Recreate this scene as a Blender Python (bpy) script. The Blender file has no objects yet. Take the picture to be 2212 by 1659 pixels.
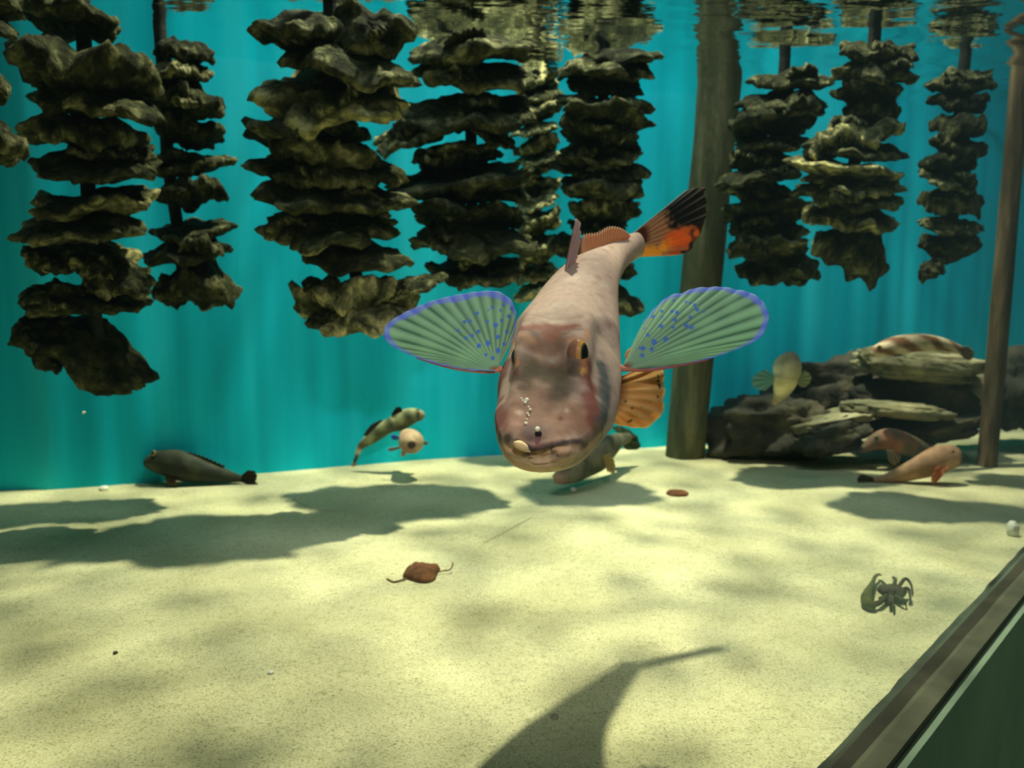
import bpy, math, random
import numpy as np
from mathutils import Vector, Matrix, noise as mn

SC = bpy.context.scene
COL = SC.collection
PI = math.pi

# ------------------------------------------------------------------ camera
CAM_H = 0.3825
PITCH = math.radians(6.8)
F = 1800.0
cam_d = bpy.data.cameras.new('camera')
cam_d.sensor_width = 36.0
cam_d.lens = 36.0 * F / 2212.0
cam_d.clip_start = 0.01
cam_d.dof.use_dof = True
cam_d.dof.focus_distance = 0.635
cam_d.dof.aperture_fstop = (cam_d.lens / 1000.0) / 0.0030
cam = bpy.data.objects.new('camera', cam_d)
COL.objects.link(cam)
cam.location = (0, 0, CAM_H)
cam.rotation_euler = (PI / 2 - PITCH, 0, 0)
SC.camera = cam

# ------------------------------------------------------------------ world, exposure
w = bpy.data.worlds.new('world')
SC.world = w
w.use_nodes = True
w.node_tree.nodes['Background'].inputs[0].default_value = (0.20, 0.34, 0.30, 1)
w.node_tree.nodes['Background'].inputs[1].default_value = 0.11
SC.view_settings.view_transform = 'Standard'
SC.view_settings.look = 'None'
SC.view_settings.exposure = 0.0
SC.view_settings.gamma = 1.0
SC.view_settings.use_curve_mapping = False
SC.cycles.max_bounces = 6
SC.cycles.transparent_max_bounces = 12
SC.cycles.caustics_reflective = False
SC.cycles.caustics_refractive = False
SC.cycles.use_denoising = True


# ------------------------------------------------------------------ lights
def N(nt, kind, **kw):
    n = nt.nodes.new(kind)
    for k, v in kw.items():
        setattr(n, k, v)
    return n


def spot(name, loc, target, energy, color, radius, cone, ripple=0.0, scale=9.0):
    d = bpy.data.lights.new(name, 'SPOT')
    d.energy = energy
    d.color = color
    d.shadow_soft_size = radius
    d.spot_size = math.radians(cone)
    d.spot_blend = 0.5
    o = bpy.data.objects.new(name, d)
    COL.objects.link(o)
    o.location = loc
    o.rotation_euler = (Vector(target) - Vector(loc)).to_track_quat('-Z', 'Y').to_euler()
    if ripple > 0:
        # bright ripple nets are put into the lamp's emission as a cell pattern
        d.use_nodes = True
        nt = d.node_tree
        em = nt.nodes['Emission']
        tc = N(nt, 'ShaderNodeTexCoord')
        sp = N(nt, 'ShaderNodeSeparateXYZ')
        nt.links.new(tc.outputs['Normal'], sp.inputs[0])
        cmb = N(nt, 'ShaderNodeCombineXYZ')
        for i, a in enumerate('XY'):
            dv = N(nt, 'ShaderNodeMath', operation='DIVIDE')
            nt.links.new(sp.outputs[a], dv.inputs[0])
            nt.links.new(sp.outputs['Z'], dv.inputs[1])
            nt.links.new(dv.outputs[0], cmb.inputs[i])
        nz = N(nt, 'ShaderNodeTexNoise')
        nz.inputs['Scale'].default_value = scale * 0.7
        nz.inputs['Detail'].default_value = 1.0
        nt.links.new(cmb.outputs[0], nz.inputs['Vector'])
        mx = N(nt, 'ShaderNodeVectorMath', operation='MULTIPLY_ADD')
        nt.links.new(nz.outputs['Color'], mx.inputs[0])
        mx.inputs[1].default_value = (0.17, 0.17, 0)
        nt.links.new(cmb.outputs[0], mx.inputs[2])
        vo = N(nt, 'ShaderNodeTexVoronoi', feature='SMOOTH_F1')
        vo.inputs['Scale'].default_value = scale
        vo.inputs['Smoothness'].default_value = 0.35
        nt.links.new(mx.outputs[0], vo.inputs['Vector'])
        mr = N(nt, 'ShaderNodeMapRange')
        mr.inputs[1].default_value = 0.12
        mr.inputs[2].default_value = 0.75
        mr.inputs[3].default_value = 1.0 - ripple
        mr.inputs[4].default_value = 1.0 + ripple * 1.3
        nt.links.new(vo.outputs['Distance'], mr.inputs[0])
        nt.links.new(mr.outputs[0], em.inputs['Strength'])
    return o


def area(name, loc, target, sx, sy, energy, color, spread=180):
    d = bpy.data.lights.new(name, 'AREA')
    d.shape = 'RECTANGLE'; d.size = sx; d.size_y = sy; d.energy = energy; d.color = color; d.spread = math.radians(spread)
    o = bpy.data.objects.new(name, d); COL.objects.link(o)
    o.location = loc
    o.rotation_euler = (Vector(target) - Vector(loc)).to_track_quat('-Z', 'Y').to_euler()
    return o


spot('tank_lamp', (0.25, 1.72, 2.45), (0.10, 0.95, 0.0), 240, (1.0, 0.98, 0.70), 0.03, 96, 0.85, 30.0)
area('wall_fill', (0.15, 1.22, 2.2), (0.25, 1.98, 0.45), 2.6, 0.25, 6.5, (0.80, 0.97, 1.0), 82)  # added area fill that brightens the back wall
area('overhead_fill', (0.2, -0.25, 1.9), (0.1, 0.8, 0.3), 0.9, 0.6, 2.6, (1.0, 0.96, 0.88))  # added soft fill from above the camera, no real fixture
spot('front_fill', (0.12, -0.45, 1.05), (0.06, 0.74, 0.36), 34, (1.0, 0.95, 0.88), 0.05, 30)  # added spot that lifts the face and fins of the big fish

# ------------------------------------------------------------------ pixel geometry of the photograph
CP, SP_ = math.cos(PITCH), math.sin(PITCH)


def P(px, py, Y):
    a = (px - 1106.0) / F
    b = (829.5 - py) / F
    dy = CP + b * SP_
    dz = -SP_ + b * CP
    t = Y / dy
    return Vector((a * t, Y, CAM_H + dz * t))


def G(px, py, z=0.0):
    a = (px - 1106.0) / F
    b = (829.5 - py) / F
    dy = CP + b * SP_
    dz = -SP_ + b * CP
    t = (z - CAM_H) / dz
    return Vector((a * t, dy * t, z))


def pxm(Y):
    return Y / F


def proj(v):
    """arrays of world points -> photo pixels"""
    v = np.asarray(v, float)
    y = v[:, 1]
    z = v[:, 2] - CAM_H
    dep = y * CP - z * SP_
    up = y * SP_ + z * CP
    return np.stack([1106 + F * v[:, 0] / dep, 829.5 - F * up / dep], 1)


# ------------------------------------------------------------------ materials
def mat(name, base=(0.5, 0.5, 0.5), rough=0.6, spec=0.3):
    m = bpy.data.materials.new(name)
    m.use_nodes = True
    b = m.node_tree.nodes['Principled BSDF']
    b.inputs['Base Color'].default_value = (*base, 1)
    b.inputs['Roughness'].default_value = rough
    b.inputs['Specular IOR Level'].default_value = spec
    return m, m.node_tree, b


def ramp(nt, fac, stops):
    r = N(nt, 'ShaderNodeValToRGB')
    el = r.color_ramp.elements
    while len(el) < len(stops):
        el.new(0.5)
    for e, (p, c) in zip(el, stops):
        e.position = p
        e.color = (*c, 1)
    nt.links.new(fac, r.inputs[0])
    return r.outputs[0]


def noise_tex(nt, scale, detail=4, rough=0.55, vec=None, dist=0.0):
    n = N(nt, 'ShaderNodeTexNoise')
    n.inputs['Scale'].default_value = scale
    n.inputs['Detail'].default_value = detail
    n.inputs['Roughness'].default_value = rough
    n.inputs['Distortion'].default_value = dist
    if vec is not None:
        nt.links.new(vec, n.inputs['Vector'])
    return n


def bump(nt, bsdf, height, strength, dist):
    b = N(nt, 'ShaderNodeBump')
    b.inputs['Strength'].default_value = strength
    b.inputs['Distance'].default_value = dist
    nt.links.new(height, b.inputs['Height'])
    nt.links.new(b.outputs[0], bsdf.inputs['Normal'])


def noisy(name, stops, scale, rough=0.8, bs=0.6, bd=0.004, detail=6, vscale=(1, 1, 1), spec=0.2):
    m, nt, b = mat(name, rough=rough, spec=spec)
    tc = N(nt, 'ShaderNodeTexCoord')
    mp = N(nt, 'ShaderNodeMapping')
    mp.inputs['Scale'].default_value = vscale
    nt.links.new(tc.outputs['Object'], mp.inputs[0])
    n = noise_tex(nt, scale, detail, 0.62, mp.outputs[0])
    nt.links.new(ramp(nt, n.outputs[0], stops), b.inputs['Base Color'])
    n2 = noise_tex(nt, scale * 3.1, detail, 0.6, mp.outputs[0])
    bump(nt, b, n2.outputs[0], bs, bd)
    return m


def sand_material():
    m, nt, b = mat('sand', rough=0.9, spec=0.15)
    tc = N(nt, 'ShaderNodeTexCoord')
    big = noise_tex(nt, 7, 3, 0.5, tc.outputs['Object'])
    fine = noise_tex(nt, 420, 3, 0.75, tc.outputs['Object'])
    mid = noise_tex(nt, 90, 4, 0.7, tc.outputs['Object'])
    c1 = ramp(nt, big.outputs[0], [(0.3, (0.53, 0.51, 0.30)), (0.7, (0.72, 0.70, 0.44))])
    c2 = ramp(nt, fine.outputs[0], [(0.32, (0.22, 0.21, 0.17)), (0.45, (0.86, 0.86, 0.82)), (0.66, (1.15, 1.13, 1.08))])
    c3 = ramp(nt, mid.outputs[0], [(0.33, (0.72, 0.72, 0.64)), (0.5, (1, 1, 1))])
    mx = N(nt, 'ShaderNodeMixRGB', blend_type='MULTIPLY'); mx.inputs[0].default_value = 0.85
    nt.links.new(c1, mx.inputs[1]); nt.links.new(c2, mx.inputs[2])
    mx2 = N(nt, 'ShaderNodeMixRGB', blend_type='MULTIPLY'); mx2.inputs[0].default_value = 0.6
    nt.links.new(mx.outputs[0], mx2.inputs[1]); nt.links.new(c3, mx2.inputs[2])
    nt.links.new(mx2.outputs[0], b.inputs['Base Color'])
    bump(nt, b, fine.outputs[0], 0.5, 0.0016)
    return m


def wall_material():
    m, nt, b = mat('blue_liner', rough=0.7, spec=0.15)
    tc = N(nt, 'ShaderNodeTexCoord')
    mp = N(nt, 'ShaderNodeMapping')
    mp.inputs['Scale'].default_value = (7, 7, 0.35)
    nt.links.new(tc.outputs['Object'], mp.inputs[0])
    n = noise_tex(nt, 1.6, 5, 0.6, mp.outputs[0])
    nt.links.new(ramp(nt, n.outputs[0], [(0.30, (0.0, 0.44, 0.62)), (0.5, (0.0, 0.56, 0.78)), (0.72, (0.02, 0.68, 0.90))]),
                 b.inputs['Base Color'])
    return m


def shell_material(name='oyster_shell', sh=0.025, warm=(0.70, 0.66, 0.42)):
    m, nt, b = mat(name, rough=0.8, spec=0.15)
    tc = N(nt, 'ShaderNodeTexCoord')
    oi = N(nt, 'ShaderNodeObjectInfo')
    add = N(nt, 'ShaderNodeVectorMath', operation='ADD')
    cx = N(nt, 'ShaderNodeCombineXYZ')
    ml = N(nt, 'ShaderNodeMath', operation='MULTIPLY'); ml.inputs[1].default_value = 37.0
    nt.links.new(oi.outputs['Random'], ml.inputs[0])
    nt.links.new(ml.outputs[0], cx.inputs[0])
    nt.links.new(tc.outputs['Object'], add.inputs[0]); nt.links.new(cx.outputs[0], add.inputs[1])
    n = noise_tex(nt, 2.6, 7, 0.66, add.outputs[0], 0.4)
    at = N(nt, 'ShaderNodeAttribute'); at.attribute_name = 'rim'
    # growth margin is paler than the fouled middle
    a1 = N(nt, 'ShaderNodeMath', operation='MULTIPLY_ADD'); a1.inputs[1].default_value = 0.11
    nt.links.new(at.outputs['Fac'], a1.inputs[0]); nt.links.new(n.outputs[0], a1.inputs[2])
    a2 = N(nt, 'ShaderNodeMath', operation='MULTIPLY_ADD'); a2.inputs[1].default_value = 0.10
    nt.links.new(oi.outputs['Random'], a2.inputs[0]); nt.links.new(a1.outputs[0], a2.inputs[2])
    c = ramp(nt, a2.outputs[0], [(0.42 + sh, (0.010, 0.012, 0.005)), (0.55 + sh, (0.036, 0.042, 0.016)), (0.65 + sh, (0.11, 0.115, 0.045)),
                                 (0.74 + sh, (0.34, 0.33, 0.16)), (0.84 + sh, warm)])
    nt.links.new(c, b.inputs['Base Color'])
    n2 = noise_tex(nt, 7, 6, 0.65, add.outputs[0])
    bump(nt, b, n2.outputs[0], 0.7, 0.06)
    return m


def painted(name, rough=0.45, spec=0.35, transl=0.0, bscale=350, bstr=0.25, bdist=0.0006, mott=0.0):
    """skin coloured by the fish's own markings stored on its surface"""
    m, nt, b = mat(name, rough=rough, spec=spec)
    at = N(nt, 'ShaderNodeAttribute'); at.attribute_name = 'marking'
    tc = N(nt, 'ShaderNodeTexCoord')
    n = noise_tex(nt, bscale, 4, 0.6, tc.outputs['Object'])
    col = at.outputs['Color']
    if mott > 0:
        n3 = noise_tex(nt, bscale * 0.32, 7, 0.7, tc.outputs['Object'])
        c = ramp(nt, n3.outputs[0], [(0.34, (1 - mott,) * 3), (0.52, (1, 1, 1)), (0.70, (1 + mott * 0.4,) * 3)])
        mx = N(nt, 'ShaderNodeMixRGB', blend_type='MULTIPLY'); mx.inputs[0].default_value = 1.0
        nt.links.new(col, mx.inputs[1]); nt.links.new(c, mx.inputs[2])
        col = mx.outputs[0]
    nt.links.new(col, b.inputs['Base Color'])
    bump(nt, b, n.outputs[0], bstr, bdist)
    if transl > 0:
        tr = N(nt, 'ShaderNodeBsdfTranslucent')
        nt.links.new(col, tr.inputs[0])
        mx = N(nt, 'ShaderNodeMixShader'); mx.inputs[0].default_value = transl
        out = nt.nodes['Material Output']
        nt.links.new(b.outputs[0], mx.inputs[1]); nt.links.new(tr.outputs[0], mx.inputs[2])
        nt.links.new(mx.outputs[0], out.inputs[0])
    return m


def clear_material(name, ior, refl_mul, tint, rough=0.0, bumpy=0.0, pane=False):
    m = bpy.data.materials.new(name)
    m.use_nodes = True
    nt = m.node_tree
    nt.nodes.remove(nt.nodes['Principled BSDF'])
    out = nt.nodes['Material Output']
    fr = N(nt, 'ShaderNodeFresnel'); fr.inputs[0].default_value = ior
    if pane:  # a thin pane reflects alike at both of its faces
        ge = N(nt, 'ShaderNodeNewGeometry')
        mr = N(nt, 'ShaderNodeMapRange'); mr.inputs[3].default_value = ior; mr.inputs[4].default_value = 1.0 / ior
        nt.links.new(ge.outputs['Backfacing'], mr.inputs[0]); nt.links.new(mr.outputs[0], fr.inputs[0])
    ml = N(nt, 'ShaderNodeMath', operation='MULTIPLY'); ml.inputs[1].default_value = refl_mul; ml.use_clamp = True
    nt.links.new(fr.outputs[0], ml.inputs[0])
    gl = N(nt, 'ShaderNodeBsdfGlossy'); gl.inputs['Roughness'].default_value = rough
    gl.inputs[0].default_value = (0.95, 0.98, 0.98, 1)
    tr = N(nt, 'ShaderNodeBsdfTransparent'); tr.inputs[0].default_value = (*tint, 1)
    mx = N(nt, 'ShaderNodeMixShader')
    nt.links.new(ml.outputs[0], mx.inputs[0]); nt.links.new(tr.outputs[0], mx.inputs[1]); nt.links.new(gl.outputs[0], mx.inputs[2])
    nt.links.new(mx.outputs[0], out.inputs[0])
    if bumpy > 0:
        tc = N(nt, 'ShaderNodeTexCoord')
        mp = N(nt, 'ShaderNodeMapping'); mp.inputs['Scale'].default_value = (9, 22, 1)
        nt.links.new(tc.outputs['Object'], mp.inputs[0])
        n = noise_tex(nt, 1.0, 3, 0.5, mp.outputs[0])
        bp = N(nt, 'ShaderNodeBump'); bp.inputs['Strength'].default_value = 1.0; bp.inputs['Distance'].default_value = bumpy
        nt.links.new(n.outputs[0], bp.inputs['Height'])
        nt.links.new(bp.outputs[0], gl.inputs['Normal'])
    return m


M_SAND = sand_material()
M_WALL = wall_material()
M_SHELL = shell_material()
M_SHELL_LIT = shell_material('lit_tint_oyster_shell', -0.09, (0.95, 0.86, 0.36))  # paler shell copy, bright yellow lighting put into its colour
M_SKIN = painted('gurnard_skin', 0.62, 0.08, 0.0, 420, 0.35, 0.0006, 0.16)
_p = M_SKIN.node_tree.nodes['Principled BSDF']
_p.inputs['Subsurface Weight'].default_value = 0.22
_p.inputs['Subsurface Radius'].default_value = (1.0, 0.45, 0.25)
_p.inputs['Subsurface Scale'].default_value = 0.008
M_FIN = painted('fin_membrane', 0.6, 0.1, 0.45, 300, 0.15, 0.0003)
M_EYE = painted('eye_lens', 0.35, 0.15, 0.0, 200, 0.0, 0.0001)
M_SMALL = painted('small_fish_skin', 0.65, 0.12, 0.0, 160, 0.4, 0.002, 0.3)
M_ROPE = noisy('black_rope', [(0.3, (0.008, 0.012, 0.012)), (0.7, (0.03, 0.035, 0.03))], 60)
M_POLE = noisy('weathered_wood', [(0.3, (0.035, 0.042, 0.025)), (0.5, (0.085, 0.09, 0.045)), (0.72, (0.20, 0.19, 0.10))], 9,
               bs=0.8, bd=0.006, vscale=(3, 3, 0.5))
M_POLE2 = noisy('brown_wood', [(0.3, (0.04, 0.032, 0.02)), (0.5, (0.11, 0.08, 0.045)), (0.72, (0.26, 0.20, 0.11))], 12,
                bs=0.8, bd=0.004, vscale=(4, 4, 0.5))
M_ROCK = noisy('dark_rock', [(0.32, (0.018, 0.020, 0.016)), (0.55, (0.055, 0.052, 0.036)), (0.72, (0.20, 0.17, 0.09))], 9, bs=0.9, bd=0.01)
M_ROCK_P = noisy('pale_rock', [(0.30, (0.06, 0.06, 0.035)), (0.5, (0.24, 0.23, 0.13)), (0.68, (0.55, 0.50, 0.30))], 8, bs=0.9, bd=0.01)
M_SILL = noisy('dark_sill', [(0.3, (0.008, 0.007, 0.005)), (0.6, (0.022, 0.018, 0.012)), (0.8, (0.06, 0.045, 0.028))], 18, bs=0.5, bd=0.002)
M_STRIP = noisy('pale_strip', [(0.3, (0.06, 0.065, 0.045)), (0.7, (0.13, 0.135, 0.09))], 12, bs=0.3, bd=0.002)
M_OUT = noisy('outer_floor', [(0.3, (0.17, 0.25, 0.18)), (0.7, (0.28, 0.38, 0.27))], 4, bs=0.2, bd=0.002)
M_CRAB = noisy('crab_shell', [(0.3, (0.018, 0.014, 0.010)), (0.6, (0.06, 0.045, 0.03)), (0.8, (0.16, 0.11, 0.07))], 160, bs=0.8, bd=0.001)
M_CRABO = noisy('olive_crab_claw', [(0.3, (0.04, 0.045, 0.015)), (0.6, (0.10, 0.10, 0.03)), (0.8, (0.20, 0.16, 0.07))], 120, bs=0.8, bd=0.001)
M_LEAF = noisy('dead_leaf', [(0.3, (0.05, 0.02, 0.008)), (0.6, (0.16, 0.06, 0.02)), (0.8, (0.30, 0.14, 0.05))], 90, bs=0.8, bd=0.001)
M_WHITE = noisy('white_shell', [(0.3, (0.55, 0.6, 0.5)), (0.7, (0.9, 0.92, 0.85))], 60, bs=0.3, bd=0.001)
M_THREAD = noisy('pale_thread', [(0.3, (0.4, 0.42, 0.26)), (0.7, (0.6, 0.6, 0.4))], 60, bs=0.1, bd=0.0005)
M_GLASS = clear_material('window_glass', 1.5, 0.6, (0.985, 1.0, 0.995), pane=True)
M_WATER = clear_material('water_surface', 1.33, 1.0, (1, 1, 1), 0.01, 0.003)


# ------------------------------------------------------------------ object helpers
def tag(o, label=None, cat=None, group=None, kind=None):
    if label: o['label'] = label
    if cat: o['category'] = cat
    if group: o['group'] = group
    if kind: o['kind'] = kind
    return o


def empty(name, loc):
    o = bpy.data.objects.new(name, None)
    o.empty_display_size = 0.02
    COL.objects.link(o)
    o.location = loc
    return o


def make_mesh(name, v, f, m, cols=None, rim=None, smooth=True):
    me = bpy.data.meshes.new(name)
    me.from_pydata([tuple(map(float, p)) for p in v], [], [tuple(map(int, q)) for q in f])
    if smooth:
        me.polygons.foreach_set('use_smooth', [True] * len(me.polygons))
    if cols is not None:
        a = me.color_attributes.new('marking', 'FLOAT_COLOR', 'POINT')
        c = np.ones((len(v), 4)); c[:, :3] = np.asarray(cols)
        a.data.foreach_set('color', c.ravel())
    if rim is not None:
        a = me.attributes.new('rim', 'FLOAT', 'POINT')
        a.data.foreach_set('value', list(map(float, rim)))
    me.materials.append(m)
    me.validate()
    me.update()
    return me


def obj(name, v, f, m, parent=None, cols=None, smooth=True, solid=0.0):
    v = np.asarray(v, float)
    org = np.array(parent.location) if parent else v.mean(0)
    me = make_mesh(name, v - org, f, m, cols, None, smooth)
    o = bpy.data.objects.new(name, me)
    COL.objects.link(o)
    if parent: o.parent = parent
    else: o.location = org
    if solid > 0:
        md = o.modifiers.new('thickness', 'SOLIDIFY'); md.thickness = solid; md.offset = 0
    return o


def sub(name, v, f, m, parent, cols=None, smooth=True):
    """a sub-part: parent is a part whose mesh is stored about its thing's base"""
    root = parent.parent
    v = np.asarray(v, float)
    me = make_mesh(name, v - np.array(root.location), f, m, cols, None, smooth)
    o = bpy.data.objects.new(name, me)
    COL.objects.link(o)
    o.parent = parent
    return o


def grid_faces(n, m, closed=False):
    """n rows of m points"""
    f = []
    mm = m if closed else m - 1
    for i in range(n - 1):
        for j in range(mm):
            a = i * m + j; b = i * m + (j + 1) % m
            f.append((a, b, b + m, a + m))
    return f


def catmull(pts, per):
    p = np.asarray(pts, float)
    p = np.vstack([2 * p[0] - p[1], p, 2 * p[-1] - p[-2]])
    out = []
    for i in range(1, len(p) - 2):
        for k in range(per):
            t = k / per
            out.append(0.5 * ((2 * p[i]) + (-p[i - 1] + p[i + 1]) * t + (2 * p[i - 1] - 5 * p[i] + 4 * p[i + 1] - p[i + 2]) * t * t
                              + (-p[i - 1] + 3 * p[i] - 3 * p[i + 1] + p[i + 2]) * t ** 3))
    out.append(p[-2])
    return np.array(out)


def resample(p, n):
    p = np.asarray(p, float)
    d = np.r_[0, np.cumsum(np.linalg.norm(np.diff(p, axis=0), axis=1))]
    t = np.linspace(0, d[-1], n)
    return np.stack([np.interp(t, d, p[:, k]) for k in range(p.shape[1])], 1)


def tube(pts, radii, seg=10):
    """round tube through points, closed at both ends; returns verts, faces"""
    p = np.asarray([tuple(q) for q in pts], float)
    n = len(p)
    v = []
    ref = np.array([0.3, 0.2, 1.0])
    for i in range(n):
        t = p[min(i + 1, n - 1)] - p[max(i - 1, 0)]
        t /= np.linalg.norm(t) + 1e-12
        s = np.cross(t, ref if abs(t @ ref) < 0.95 * np.linalg.norm(ref) else np.array([1.0, 0, 0]))
        s /= np.linalg.norm(s)
        u = np.cross(s, t)
        r = radii[i] if hasattr(radii, '__len__') else radii
        for k in range(seg):
            a = 2 * PI * k / seg
            v.append(p[i] + r * (math.cos(a) * s + math.sin(a) * u))
    f = grid_faces(n, seg, True)
    f.append(tuple(range(seg))[::-1]); f.append(tuple((n - 1) * seg + k for k in range(seg)))
    return v, f


class MB:
    def __init__(s): s.v = []; s.f = []

    def add(s, v, f):
        o = len(s.v)
        s.v += [tuple(map(float, q)) for q in v]
        s.f += [tuple(i + o for i in q) for q in f]
        return s


# ------------------------------------------------------------------ the setting
LD = np.array([0.671, 0.7415]); LN = np.array([0.7415, -0.671]); L0 = np.array([0.2505, 0.66])


def side(x, y):
    return (np.array([x, y]) - L0) @ LN


def sand_h(x, y):
    h = 0.006 * mn.noise(Vector((x * 4, y * 4, 0.3))) + 0.0025 * mn.noise(Vector((x * 13, y * 13, 4.3)))
    h += 0.0008 * mn.noise(Vector((x * 40, y * 40, 1.3)))
    return h * min(1.0, max(0.15, (2.0 - y) / 1.0))


def build_sand():
    xs = np.arange(-2.3, 2.6, 0.0125); ys = np.arange(0.10, 2.75, 0.0125)
    v = [(x, y, sand_h(x, y)) for y in ys for x in xs]
    nx = len(xs)
    f = []
    keep = [side(p[0], p[1]) < 0.040 for p in v]
    for i in range(len(ys) - 1):
        for j in range(nx - 1):
            q = (i * nx + j, i * nx + j + 1, (i + 1) * nx + j + 1, (i + 1) * nx + j)
            if all(keep[k] for k in q): f.append(q)
    used = sorted({k for q in f for k in q}); mp = {k: i for i, k in enumerate(used)}
    o = obj('floor', [v[k] for k in used], [tuple(mp[k] for k in q) for q in f], M_SAND)
    tag(o, 'pale yellow sand bed of the tank', kind='structure')


build_sand()


def build_wall():
    base = [(-2.3, 0.75), (-1.75, 1.15)] + [tuple(G(x, y)[:2]) for x, y in
            ((-150, 1072), (120, 1058), (430, 1034), (760, 1006), (1000, 988), (1250, 974), (1500, 962), (1850, 940), (2212, 922))] + [(2.4, 2.5)]
    c = resample(catmull(base, 12), 420)
    zs = np.linspace(-0.06, 1.25, 30)
    v = []
    for z in zs:
        for i, (x, y) in enumerate(c):
            d = 0.007 * mn.noise(Vector((x * 9, 0, z * 0.6))) + 0.004 * mn.noise(Vector((x * 26, 5, z * 1.1)))
            v.append((x, y + d, z))
    f = grid_faces(len(zs), len(c))
    o = obj('wall_back', v, f, M_WALL)
    tag(o, 'blue back wall of the tank', kind='structure')


build_wall()


def build_surface():
    z0 = CAM_H + 0.43
    xs = np.arange(-2.3, 2.6, 0.018); ys = np.arange(0.10, 2.75, 0.012)
    nx = len(xs)
    v = []
    for y in ys:
        for x in xs:
            amp = 0.6 + 3.4 * min(1, max(0, (x - 0.15) / 0.8))
            h = amp * 0.0018 * mn.noise(Vector((x * 7, y * 15, 0))) + amp * 0.0008 * mn.noise(Vector((x * 20, y * 38, 2)))
            v.append((x, y, z0 + h))
    keep = [side(p[0], p[1]) < 0.045 for p in v]
    f = [q for q in grid_faces(len(ys), nx) if all(keep[k] for k in q)]
    used = sorted({k for q in f for k in q}); mp = {k: i for i, k in enumerate(used)}
    o = obj('ceiling', [v[k] for k in used], [tuple(mp[k] for k in q) for q in f], M_WATER)
    tag(o, 'rippled water surface seen from below', kind='structure')


build_surface()


def line_box(name, s0, s1, n0, n1, z0, z1, m, rough=0.0):
    v = []; ss = np.linspace(s0, s1, 120)
    for s in ss:
        for n, z in ((n0, z0), (n0, z1), (n1, z1), (n1, z0)):
            j = rough * mn.noise(Vector((s * 20, n * 50, z * 30)))
            q = L0 + LD * s + LN * (n + (j if n == n0 else 0))
            v.append((q[0], q[1], z + 0.5 * j))
    f = grid_faces(len(ss), 4, True)
    k = (len(ss) - 1) * 4
    f += [(3, 2, 1, 0), (k, k + 1, k + 2, k + 3)]
    return obj(name, v, f, m, smooth=False)


tag(line_box('trim_1', -1.2, 2.9, 0.026, 0.046, -0.10, 0.012, M_SILL, 0.004), 'dark window sill along the sand', kind='structure')
tag(line_box('trim_2', -1.2, 2.9, 0.046, 0.066, -0.10, 0.012, M_STRIP, 0.001), 'pale sealing strip under the glass', kind='structure')
tag(line_box('trim_3', -1.2, 2.9, 0.066, 0.074, -0.40, 0.004, M_OUT, 0.001), 'dark outer edge of the tank', kind='structure')
tag(line_box('window_1', -1.2, 2.9, 0.0500, 0.0502, 0.012, 1.25, M_GLASS), 'clear front glass of the tank', kind='structure')
ov = []
for s, n in ((-1.6, 0.08), (3.2, 0.08), (3.2, 2.2), (-1.6, 2.2)):
    q = L0 + LD * s + LN * n; ov.append((q[0], q[1], -0.40))
tag(obj('floor', ov, [(0, 1, 2, 3)], M_OUT, smooth=False), 'dark green floor outside the tank', kind='structure')


# ------------------------------------------------------------------ poles standing in the sand
def pole(name, b, t, Y, r0, r1, m, label, Yt=None, rng=1):
    A = P(b[0], b[1], Y); B = P(t[0], t[1], Yt or Y)
    d = (B - A)
    top = A + d * ((1.12 - A.z) / d.z)
    bot = A - d * ((A.z + 0.03) / d.z)
    n = 60; v = []
    seg = 20
    for i in range(n):
        p = bot.lerp(top, i / (n - 1))
        r = r0 + (r1 - r0) * i / (n - 1)
        for k in range(seg):
            a = 2 * PI * k / seg
            rr = r * (1 + 0.07 * mn.noise(Vector((math.cos(a) * 1.3, math.sin(a) * 1.3, i * 0.12 + rng * 9))))
            v.append((p.x + rr * math.cos(a), p.y + rr * math.sin(a), p.z))
    f = grid_faces(n, seg, True) + [tuple(range(seg))[::-1], tuple((n - 1) * seg + k for k in range(seg))]
    o = obj(name, v, f, m)
    return tag(o, label, 'pole')


pole('wooden_pole', (1480, 975), (1571, 0), 1.84, 0.043, 0.047, M_POLE,
     'thick mossy wooden pole standing behind the tail of the big spread-finned fish')
pole('wooden_pole', (2133, 1000), (2218, 0), 1.74, 0.0195, 0.0185, M_POLE2,
     'thin brown wooden pole leaning at the right edge in front of the rocks', rng=3)


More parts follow.
